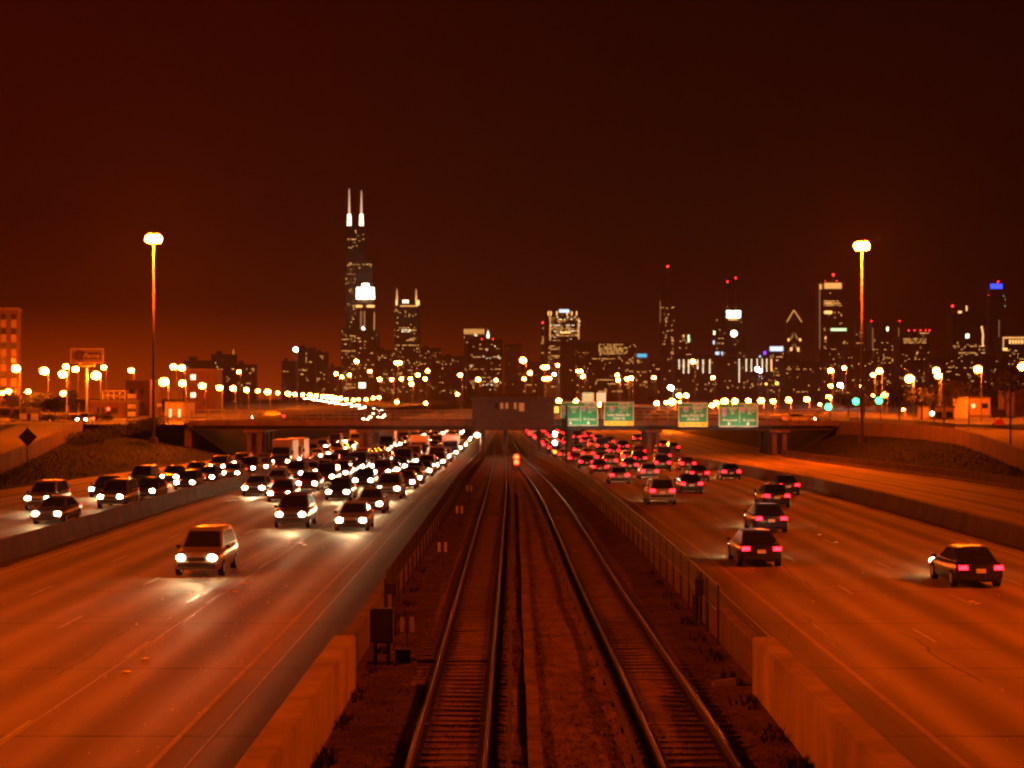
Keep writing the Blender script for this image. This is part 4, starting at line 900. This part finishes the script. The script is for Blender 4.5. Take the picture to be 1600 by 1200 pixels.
t = Tower('long apartment row hung with strings of white bulbs', 2300, [(1055, 1128, 556, 700)])
for k, px in enumerate((1061, 1068, 1076, 1090, 1098.5, 1109)):
    b = MB()
    for q in range(7 if k % 3 else 5): b.ball((t.x(px), -0.5, t.z(563 + q * 3.2)), .75 * t.k, None, None, 6, 4)
    b.build('light_string', EW['white'], t.r)
t.windows(1056, 1127, 566, 612, .07)
t = Tower('long lit block with vertical strings of bulbs towards the gabled tower', 2350, [(1128, 1200, 560, 700)])
for k, px in enumerate((1155, 1166, 1174, 1183, 1191, 1198)):
    b = MB()
    for q in range(11 if k == 0 else 6): b.ball((t.x(px), -0.5, t.z(562 + q * 3.4)), .75 * t.k, None, None, 6, 4)
    b.build('light_string', EW['white'], t.r)
t.windows(1130, 1198, 566, 612, .06); t.rect('roof_light', 1117 + 2, 1121, 549 + 2, 556, 'pale')
for px in (1119, 1122.5, 1128): t.rect('roof_light', px - 1, px + 1, 549.5, 556, 'pale')
t = Tower('block carrying a small purple roof light', 3300, [(1186, 1199, 553, 700)]); t.rect('roof_light', 1193, 1197, 549, 554, 'purple'); t.rect('roof_light', 1186, 1189, 556, 561, 'pale'); t.windows(1187, 1199, 560, 612, .15)
t = Tower('block with a pale blue rooftop sign before the gabled tower', 3400, [(1200, 1227, 548, 700)]); t.rect('roof_sign', 1203, 1223.5, 541.5, 548.5, 'pale', 1.5); t.rect('lit_rib', 1204.5, 1206, 561, 580, 'warm'); t.windows(1201, 1226, 552, 612, .14)
# 13 gabled
t = Tower('gabled tower with lit chevrons and a pointed roof', 4900, [(1229, 1253, 503, 700)], M_tower_b)
def prism(t, pts, dep, name, m, y0=0.0):
    MB().loft([[(t.x(a), y0, t.z(b)) for a, b in pts], [(t.x(a), y0 + dep, t.z(b)) for a, b in pts]]).build(name, m, t.r)
prism(t, [(1229, 503), (1253, 503), (1240.5, 484)], 26, 'gable', M_tower_b)
for a, b in (((1229.3, 503), (1240.5, 484.5)), ((1252.7, 503), (1240.5, 484.5))):
    MB().tube((t.x(a[0]), -0.5, t.z(a[1])), (t.x(b[0]), -0.5, t.z(b[1])), 1.1, n=6).build('lit_edge', EW['gold'], t.r)
MB().tube((t.x(1240.5), 8, t.z(485)), (t.x(1240.5), 8, t.z(477)), 1.2, .3, n=6).build('spire', M_dark, t.r)
for py in (524, 541):
    prism(t, [(1230.5, py + 10), (1237, py + 1), (1240, py - 5), (1238.5, py + 4), (1231, py + 10)], 0.5, 'chevron', EW['stone'], -0.5); prism(t, [(1251.5, py + 10), (1245, py + 1), (1241.5, py - 5), (1243.5, py + 4), (1251, py + 10)], 0.5, 'chevron', EW['stone'], -0.5)
t.rect('chevron_light', 1231, 1233, 529, 533, 'warm'); t.rect('chevron_light', 1249, 1251.5, 529, 533, 'warm'); t.rect('chevron_light', 1235, 1237.5, 543, 548, 'warm'); t.rect('chevron_light', 1246, 1248.5, 543, 549, 'warm'); t.windows(1230, 1252, 555, 612, .08)
# 14 pale slab
t = Tower('tall pale slab with a golden lit top band', 4900, [(1280, 1318.5, 440, 700)], M_tower_b); t.rect('top_band', 1288, 1315, 442, 451, 'gold', .8); t.rect('top_band', 1280.3, 1284, 444, 452, 'gold', .8)
t.beacon(1302.5, 429, 1.4, 441); t.beacon(1290, 439.5, .9); t.beacon(1308, 439, .9); t.beacon(1316.5, 441, .9)
t.windows(1288, 1312, 470, 473, .8, 'warm', rows=1); t.windows(1288, 1315, 474, 479, .5, 'warm', rows=1); t.rect('sky_band', 1288, 1300, 486, 490, 'warm'); t.windows(1288, 1316, 485, 497, .3); t.windows(1297, 1301, 455, 460, .6); t.rect('lit_edge', 1280.2, 1281.4, 453, 545, 'stone'); t.beacon(1317.5, 497, .9); t.rect('corner_light', 1289, 1292, 526, 530, 'warm'); t.windows(1282, 1316, 505, 612, .07)
t = Tower('dark domed block with a pale lit top before the pale slab', 3900, [(1295, 1324, 516, 700)]); t.rect('crown_light', 1298, 1322.5, 513, 517, 'green', 1.2); t.windows(1315, 1324, 533, 540, .6); t.windows(1296, 1323, 545, 612, .1)
t = Tower('dim tower hidden behind the mast pole', 4400, [(1337, 1352, 498, 700)]); t.windows(1338, 1351, 520, 612, .12)
t = Tower('square dark tower with two red corner beacons', 3800, [(1362, 1407, 503, 700)]); t.beacon(1362.5, 502, 1.1); t.beacon(1406.5, 502, 1.1); t.rect('corner_light', 1385.5, 1388, 511, 517, 'white'); t.rect('lit_edge', 1363.2, 1364.2, 512, 560, 'stone'); t.rect('lit_edge', 1403.5, 1404.5, 512, 530, 'stone'); t.windows(1364, 1404, 530, 612, .1)
t = Tower('wide dark tower with a line of red roof beacons', 3500, [(1421, 1453, 518, 527), (1405, 1453, 527, 700)])
for px in (1421, 1430, 1439, 1447, 1453): t.beacon(px, 516.5, .9)
t.windows(1412, 1447, 529, 537, .6, 'warm', 2.4, 3, rows=1); t.windows(1438, 1452, 520, 526, .3); t.windows(1406, 1452, 540, 612, .09)
t = Tower('broad dark tower with a red corner light and curved lit edge', 3700, [(1497, 1523, 486, 492), (1488, 1541, 492, 700)]); t.beacon(1489, 478, 1.3, 492); t.rect('roof_light', 1498, 1503, 486, 489, 'warm'); t.rect('roof_light', 1509.5, 1511, 478, 486, 'warm')
for k in range(7): t.rect('lit_edge', 1533 + [0, 1, 1.6, 2, 1.6, 1.5, 1.8][k], 1535 + [0, 1, 1.6, 2, 1.6, 1.5, 1.8][k], 510 + k * 4.6, 513.5 + k * 4.6, 'warm')
t.rect('corner_light', 1509, 1514, 522, 528, 'white'); t.windows(1490, 1540, 530, 612, .14)
t = Tower('tall dark tower with a vivid blue crown', 4600, [(1549, 1567, 444, 452), (1546, 1571, 452, 700)]); t.rect('crown', 1548, 1566.5, 443.5, 451.5, 'blue', 1.5); t.beacon(1560.5, 440, .9); t.beacon(1537.5 + 9, 461, .9); t.rect('lit_edge', 1560.5, 1561.5, 500, 560, 'stone'); t.windows(1568, 1571, 462, 480, .4, 'green')
t = Tower('squat block outlined by warm lights beside the blue-crowned tower', 3200, [(1566, 1625, 527, 700)]); t.rect('crown_band', 1567, 1625, 526.5, 529, 'gold'); t.rect('lit_edge', 1567, 1568.5, 529, 547, 'gold'); t.rect('lit_edge', 1567, 1574, 544, 547.5, 'warm')
for k in range(9): t.rect('crown_light', 1577 + k * 4.6, 1579 + k * 4.6, 531, 537, 'warm')
t.windows(1570, 1620, 545, 612, .1)
# lower dark blocks that fill the skyline
FILL = [(286, 330, 566, 700, 1500, 'low dark block beyond the first curving-road lamps', .05), (330, 366, 556, 700, 1700, 'dark block carrying a thin lit mast', .05), (366, 398, 572, 700, 1600, 'low dark block next to the thin lit mast', .12), (440, 462, 566, 700, 2100, 'narrow dark block under the white floodlight', .05),
        (464, 492, 545, 700, 2300, 'dark loft block behind the white floodlight', .10), (492, 512, 552, 700, 2500, 'dark block left of the tallest tower'.replace('left of', 'just before'), .08), (512, 533, 575, 700, 2000, 'squat block touching the foot of the tallest tower', .05), (588, 618, 548, 700, 3000, 'mid-height block between the crown tower and spired tower', .14), (655, 690, 545, 700, 3100, 'mid-height block past the spired tower', .14),
        (690, 726, 558, 700, 2700, 'broad block before the fin-crowned block', .13), (815, 848, 568, 700, 2200, 'low block under the big orange lamp', .05), (1012, 1032, 566, 700, 2600, 'low block before the slim needle tower', .1), (1226, 1282, 566, 700, 2400, 'low block at the foot of the gabled tower', .1), (1322, 1364, 548, 700, 2800, 'dark block behind the two green lights', .1),
        (1452, 1490, 560, 700, 2700, 'low block before the curved-edge tower', .08), (1538, 1568, 560, 700, 2300, 'low block at the foot of the blue-crowned tower', .06)]
for x0, x1, y0, y1, d, lab, fr in FILL:
    t = Tower(lab, d, [(x0, x1, y0, y1)], None, None, 'building', 'city_block')
    t.windows(x0 + 1, x1 - 1, y0 + 4, 614, fr, 'warm', 2.6, 3.2); t.windows(x0 + 1, x1 - 1, y0 + 6, 614, fr * .5, 'dim', 3.1, 4.1)
    MB().box((t.x(x0 + (x1 - x0) * .3), 6, t.z(y0) + 2.5), ((x1 - x0) * t.k * .25, 6, 5)).build('plant_room', M_dark, t.r)
    if 'mast' in lab and 'carrying' in lab: MB().tube((t.x(364), 3, t.z(556)), (t.x(364), 3, t.z(546)), .6, .3, n=6).build('mast', EW['dim'], t.r)

# ------------------------------------------------------------------ west side: billboard, apartment block, shops
d = 300; p0, p1 = P(111, 545, d), P(162, 567, d); W_, H_ = p1.x - p0.x, p0.z - p1.z
r = thing('billboard', 'pole billboard with script lettering above the sodium lamps', 'billboard', ((p0.x + p1.x) / 2, d, 3.3)); zc = (p0.z + p1.z) / 2 - 3.3
M_bill = mat('billboard_face', (0.30, 0.20, 0.13), 0.7, var=0.15, scale=0.5); M_bill2 = mat('billboard_print', (0.10, 0.05, 0.035), 0.7); M_cream = mat('billboard_frame', (0.66, 0.58, 0.46), 0.7)
MB().box((0, 0, zc), (W_, 0.4, H_)).build('panel', M_bill, r)
b = MB()
for z in (-1, 1): b.box((0, -0.22, zc + z * H_ / 2), (W_ + .1, 0.1, 0.14))
for x in (-1, 1): b.box((x * W_ / 2, -0.22, zc), (0.14, 0.1, H_ + .1))
b.build('frame', M_cream, r)
MB().loft([[(-W_ * .23 + W_ * .22 * math.cos(a), -0.2, zc + .05 + H_ * .36 * math.sin(a)) for a in [k * math.pi / 9 for k in range(18)]], [(-W_ * .23 + W_ * .22 * math.cos(a), -0.24, zc + .05 + H_ * .36 * math.sin(a)) for a in [k * math.pi / 9 for k in range(18)]]]).build('printed_oval', M_bill2, r)
MB().box((W_ * .2, -0.225, zc - .02), (W_ * .52, .05, H_ * .5)).build('printed_band', M_bill2, r)
put_text("Ferro's", 1.18, M_cream, r, W_ * .19, -0.27, zc, shear=.35)
MB().box((0, 0, zc - H_ / 2 - .55), (W_ * .46, .3, .3)).box((-W_ * .23, 0, zc - H_ / 2 - .3), (.25, .3, .7)).box((W_ * .23, 0, zc - H_ / 2 - .3), (.25, .3, .7)).build('bracket', M_cream, r)
pole = MB().tube((-.1, 0, 0), (-.1, 0, zc - H_ / 2 - .5), .22, .17, n=10).build('pole', M_steel, r)

d = 430; r = thing('apartment_block', 'near apartment block rising above the ramp with window columns', 'apartment block', (P(29, 600, d).x, d, 3.3), R(14))
k = d / F; Hh = P(0, 484, d).z - 3.3
MB().box((-16, 8, Hh / 2), (32, 16, Hh)).build('wall', M_brick, r); MB().box((-16, 8, Hh + .25), (32.6, 16.6, .5)).build('roof', M_conc_dark, r)
M_span = mat('spandrel_panel', (0.22, 0.15, 0.10), 0.8, var=0.2, scale=.6)
for cxn in range(9):
    x = -1.2 - cxn * 2.45
    for q in range(10):
        z = Hh - 1.6 - q * 3.7
        if z < 2: break
        f_ = MB().box((x, -.05, z - .2), (1.35, .12, 1.5)).build('window', M_dark, r); MB().box((x, -.12, z - .2), (1.15, .05, 1.3)).build('pane', M_glass, f_)
        MB().box((x, -.08, z - 1.95), (1.3, .18, 1.9)).build('spandrel', M_span, r)
def shop(label, px0, px1, py0, d, m, lit, name='shop_building', cat='building', dep=12):
    a, b = P(px0, py0, d), P(px1, py0, d); r = thing(name, label, cat, ((a.x + b.x) / 2, d, 3.3)); h = a.z - 3.3; W_ = b.x - a.x
    MB().box((0, dep / 2, h / 2), (W_, dep, h)).build('wall', m, r); MB().box((0, dep / 2, h + .15), (W_ + .3, dep + .3, .3)).build('roof', M_conc_dark, r)
    for fx, fz, w_, hh, e in lit:
        f_ = MB().box((fx * W_, -.04, fz * h), (w_ + .2, .1, hh + .2)).build('window', M_dark, r); MB().box((fx * W_, -.1, fz * h), (w_, .06, hh)).build('pane', e, f_)
    MB().box((0, -.05, h * .08), (W_ * .96, .12, .25)).build('plinth', M_conc_dark, r)
    return r
E_shop = glow('shop_window', (1.0, 0.55, 0.2), 1.8, False); E_shopw = glow('white_shop_window', (1.0, 0.8, 0.5), 2.4, False)
shop('low dark shed under rooftop frames by the red traffic light', 140, 196, 628, 330, M_brick, [(-.2, .45, 1.2, 1.0, M_glass), (.2, .45, 1.2, 1.0, M_glass)])
shop('orange lit brick building behind the tall mast', 196, 234, 596, 360, M_brick, [(-.25, .3, .8, 1.4, E_shop), (.2, .3, .8, 1.4, M_glass), (-.25, .7, .8, 1.2, M_glass), (.2, .7, .8, 1.2, M_glass)])
shop('two-storey house with paired lit windows past the mast', 290, 334, 578, 420, M_brick, [(-.28, .83, .5, 1.3, E_shopw), (-.18, .83, .5, 1.3, E_shopw), (-.28, .42, .5, 1.2, E_shopw), (-.18, .42, .5, 1.2, E_shopw), (.2, .6, .8, 1.2, M_glass), (.2, .25, .8, 1.2, M_glass)])
shop('pale column-fronted shop past the tall mast', 258, 286, 629, 330, M_tower_b, [(-.2, .3, .5, 1.6, E_shop), (.3, .3, .5, 1.6, E_shop)])
shop('dark block at the edge below the apartment block', -40, 40, 640, 360, M_brick, [(.3, .4, 1.5, 1.2, M_glass), (.1, .4, 1.5, 1.2, M_glass)])
r = thing('price_sign', 'stacked price sign boards by the orange lit building', 'sign', (P(206, 640, 300).x, 300, 3.3))
for z, m in ((P(0, 619, 300).z, M_cream), (P(0, 627, 300).z, M_span), (P(0, 635, 300).z, M_cream), (P(0, 647, 300).z, M_signw)): MB().box((0, 0, z - 3.3), (1.35, .25, .72)).build('board', m, r)
for x in (-.75, .75): MB().box((x, .05, 2.6), (.1, .12, 5.2)).build('post', M_steel, r)
r = thing('roof_frame', 'bare sign frame of pipes on the low dark shed', 'sign frame', (P(178, 620, 331).x, 331, P(0, 628, 331).z + .3))
for x in (-2.2, -1.1, 0, 1.1, 2.2): MB().box((x, 0, .95), (.1, .1, 1.9)).build('post', M_cream, r)
MB().box((0, 0, .95), (4.5, .08, .1)).box((0, 0, 1.85), (4.5, .08, .1)).build('crossbar', M_cream, r)
MB().box((1.4, -.1, .7), (1.3, .08, .6)).build('panel', M_span, r)
r = thing('notice_board', 'small pale notice board on a post beside the mast', 'sign', (P(249, 640, 290).x, 290, 3.3))
MB().box((0, 0, P(0, 633, 290).z - 3.3), (.85, .08, .6)).build('board', M_cream, r); MB().tube((0, .08, 0), (0, .08, P(0, 633, 290).z - 3.3), .04, n=6).build('post', M_dark, r)
for px, dd, lab in ((36, 262, 'pale delivery hatch panel on a post by the ramp top'), (54, 262, 'second pale panel on a post by the ramp top')):
    r = thing('notice_board', lab, 'sign', (P(px, 650, dd).x, dd, 3.35)); MB().box((0, 0, P(0, 651, dd).z - 3.35), (1.1, .08, .95)).build('board', M_cream, r); MB().tube((0, .08, 0), (0, .08, .6), .05, n=6).build('post', M_dark, r)
# diamond warning sign seen from behind
x, d = P(43, 683, 152).x, 152
r = thing('warning_sign', 'dark diamond warning sign on a post before the ramp wall', 'road sign', (x, d, gz(d)))
zc = P(0, 683, d).z - gz(d)
MB().loft([[(-.85, 0, zc), (0, 0, zc - .85), (.85, 0, zc), (0, 0, zc + .85)], [(-.85, .03, zc), (0, .03, zc - .85), (.85, .03, zc), (0, .03, zc + .85)]]).build('panel', M_girder, r)
MB().box((0, -.05, (zc + 1.0) / 2), (.09, .06, zc + 1.0)).build('post', M_dark, r); MB().box((0, -.03, zc + .3), (.9, .03, .07)).box((0, -.03, zc - .3), (.9, .03, .07)).build('brace', M_dark, r)

# ------------------------------------------------------------------ east side
shop('small white walled shop lit behind the pale green traffic light', 1459, 1491, 637, 300, M_tower_b, [(-.25, .4, 1.0, .9, M_glass), (.25, .4, 1.0, .9, M_glass)])
shop('low lit shed on the rise under the big sodium lamp', 1514, 1547, 622, 330, M_tower_b, [(-.3, .6, .7, .8, E_shop), (.25, .6, .9, .8, M_glass)])
shop('dim warehouse at the far edge past the lit shed', 1585, 1680, 612, 360, M_brick, [(-.3, .6, 1.2, 1.0, M_glass), (-.1, .6, 1.2, 1.0, M_glass)])
d = 232; r = thing('message_board', 'dark message board standing above the red trailer on the ramp', 'message board', (P(1559, 650, d).x, d, 3.3))
MB().box((0, 0, P(0, 646, d).z - 3.3), (1.75, .14, 1.1)).build('board', M_dark, r)
for q in (-.45, .45): MB().tube((q, .1, 0), (q, .1, P(0, 646, d).z - 3.3), .05, n=6).build('post', M_dark, r)
M_redp = mat('red_paint', (0.35, 0.03, 0.02), 0.5)
r = thing('red_trailer', 'small red wedge-shaped trailer under the message board', 'trailer', (P(1561, 668, 226).x, 226, 3.3))
MB().loft([[(-.75, -.5, .25), (.75, -.5, .25), (.75, .5, .25), (-.75, .5, .25)], [(-.38, -.4, .95), (.38, -.4, .95), (.38, .4, .95), (-.38, .4, .95)]]).build('body', M_redp, r)
for s in (-1, 1): MB().tube((s * .7, 0, .22), (s * .85, 0, .22), .22, n=12).build('wheel', M_tyre, r)
MB().tube((0, -.5, .3), (0, -1.2, .25), .05, n=6).build('drawbar', M_dark, r)
for px, top, base, d, lab in ((1579, 570, 705, 160, 'slim dark pole on the entrance ramp by the red trailer'), (1514, 595, 664, 240, 'dark utility pole before the lit shed'), (1475, 590, 662, 250, 'dark utility pole in front of the white walled shop')):
    a = P(px, top, d); b = P(px, base, d); r = thing('utility_pole', lab, 'pole', (a.x, d, b.z)); MB().tube((0, 0, 0), (0, 0, a.z - b.z), .1, .07, n=8).build('shaft', M_dark, r); MB().box((.15, 0, (a.z - b.z) * .7), (.25, .15, .35)).build('box', M_dark, r)
# picket fence along the curved wall
r = thing('picket_fence', 'dark picket fence on top of the curved retaining wall', 'fence', (0, 0, 0))
pk = MB().box((0, 0, .5), (.07, .05, 1.1)).mesh('picket', M_dark)
for k in range(110):
    y = 207 + 34 * k / 109; inst('picket', pk, r, (lerp(XRR, y) + .45, y, lerp(ZRR, y)))
for z in (.25, .9):
    b = MB()
    for k in range(12):
        y, y2 = 207 + 34 * k / 12, 207 + 34 * (k + 1) / 12
        b.tube((lerp(XRR, y) + .5, y, lerp(ZRR, y) + z), (lerp(XRR, y2) + .5, y2, lerp(ZRR, y2) + z), .03, n=5)
    b.build('fence_rail', M_dark, r)

# ------------------------------------------------------------------ vegetation
def leaves(mb, c, rx, ry, rz, n, size, q):
    for k in range(n):
        a, b = q.random() * 6.283, math.acos(q.uniform(-1, 1)); rr = q.random() ** .45
        p = Vector((c[0] + rx * rr * math.sin(b) * math.cos(a), c[1] + ry * rr * math.sin(b) * math.sin(a), c[2] + rz * rr * math.cos(b)))
        u = Vector((q.gauss(0, 1), q.gauss(0, 1), q.gauss(0, 1))).normalized(); v = u.orthogonal().normalized(); s = size * q.uniform(.6, 1.3)
        mb.poly([p - u * s, p + v * s * .5, p + u * s, p - v * s * .5])
def tree(label, x, y, zb, h, w_, q, name='tree', cat='tree', n=700):
    r = thing(name, label, cat, (x, y, zb), 0, 'dark trees and bushes by the street')
    t = MB().tube((0, 0, -.2), (.1, 0, h * .45), h * .03, h * .02, n=7)
    for k in range(5):
        a = k * 1.26; t.tube((.1, 0, h * (.3 + .04 * k)), (w_ * .35 * math.cos(a), w_ * .35 * math.sin(a), h * (.6 + .05 * k)), h * .014, h * .006, n=5)
    t.build('trunk', M_bark, r)
    cr = MB()
    for k in range(9):
        a = q.random() * 6.28; o = w_ * .3 * q.random()
        leaves(cr, (o * math.cos(a), o * math.sin(a), h * q.uniform(.5, .85)), w_ * q.uniform(.2, .32), w_ * q.uniform(.2, .32), h * q.uniform(.12, .2), n // 9, .22 + h * .012, q)
    cr.build('crown', M_leaf, r)
q = random.Random(3)
TR = [(60, 300, 5, 6, 'bushy tree behind the ramp top near the panels'), (85, 285, 4, 6, 'low spreading tree beside the waiting grey car'), (18, 320, 5, 7, 'dark tree at the edge below the low lamp row'), (105, 330, 6, 6, 'tall dark tree behind the billboard pole'),
      (1405, 290, 6, 8, 'dark tree past the mast behind the picket fence'), (1440, 300, 6, 8, 'round dark tree before the white walled shop'), (1505, 340, 8, 9, 'tall dark tree beside the lit shed'), (1570, 345, 10, 11, 'largest dark tree on the rise at the edge'), (1325, 320, 5, 7, 'dark tree just before the tall mast pole'), (1350, 330, 5, 7, 'dark tree directly behind the tall mast pole'), (1480, 380, 9, 10, 'dark tree behind the white walled shop')]
for px, d, h, w_, lab in TR: tree(lab, P(px, 640, d).x, d, 3.3, h, w_, q)
hb = MB()
for k in range(42):
    t_ = k / 41; y = 205 + 36 * t_; x = lerp(XRL, y) + 1.5 + 9.5 * t_ + q.uniform(-.5, .5)
    zb = 1.2 + 1.8 * t_
    leaves(hb, (x, y, zb + .7), 1.0, 1.0, q.uniform(.8, 1.3), 75, .2, q)
h_ = thing('hedge', 'dark overgrown hedge on the embankment at the foot of the tall mast', 'hedge', (0, 0, 0)); hb.build('foliage', M_leaf, h_)
st = MB()
for k in range(24):
    t_ = k / 23; y = 205 + 36 * t_; x = lerp(XRL, y) + 1.5 + 9.5 * t_; st.tube((x, y, .6 + 1.8 * t_), (x + q.uniform(-.3, .3), y, 2.2 + 1.8 * t_), .04, n=5)
st.build('stems', M_bark, h_)
hb = MB()
for k in range(30):
    x = P(20 + k * 5.2, 655, 268).x; leaves(hb, (x, 268 + q.uniform(-1, 1), 4.0), .9, .9, q.uniform(.5, .9), 60, .18, q)
h_ = thing('hedge', 'low clipped hedge across the street behind the ramp top', 'hedge', (0, 0, 0)); hb.build('foliage', M_leaf, h_)
st = MB()
for k in range(30):
    x = P(20 + k * 5.2, 655, 268).x; st.tube((x, 268, 3.3), (x, 268, 4.0), .03, n=5)
st.build('stems', M_bark, h_)
gm2 = MB()
for k in range(9000):
    s = q.random() < .5
    y = q.uniform(120, 242)
    if s: x = q.uniform(lerp(XRL, y), -40.8); t_ = (-40.6 - x) / (-40.6 - lerp(XRL, y)); z = gz(y) * (1 - t_) + (lerp(ZRL, y) - .9) * t_ + .35 * math.sin(t_ * math.pi)
    else: x = q.uniform(40.8, lerp(XRR, y)); t_ = (x - 40.6) / (lerp(XRR, y) - 40.6); z = gz(y) * (1 - t_) + (lerp(ZRR, y) - 1.3) * t_ + .45 * math.sin(t_ * math.pi)
    a = q.random() * 6.28; L_ = q.uniform(.1, .3); gm2.poly([(x - .05 * math.sin(a), y + .05 * math.cos(a), z - .03), (x + .05 * math.sin(a), y - .05 * math.cos(a), z - .03), (x + .1 * math.cos(a), y + .1 * math.sin(a), z + L_)])
tag(gm2.build('grass', M_leaf), 'rough dark grass covering the embankment and the mound', 'grass', kind='stuff')

# ------------------------------------------------------------------ haze
if HAZE > 0:
    hm = bpy.data.materials.new('haze'); hm.use_nodes = True; t = hm.node_tree; t.nodes.clear()
    pv = t.nodes.new('ShaderNodeVolumePrincipled'); pv.inputs['Color'].default_value = (0.9, 0.74, 0.6, 1); pv.inputs['Density'].default_value = HAZE
    pv.inputs['Anisotropy'].default_value = 0.2
    ou = t.nodes.new('ShaderNodeOutputMaterial'); t.links.new(pv.outputs[0], ou.inputs['Volume'])
    hz = MB().box((0, 3200, 320), (5000, 6900, 646)).build('haze', hm); tag(hz, 'thin orange night haze over the highway', 'haze', kind='stuff')
for lab, names in USED.items():
    if len(names) > 1: print('DUP LABEL', lab, names)
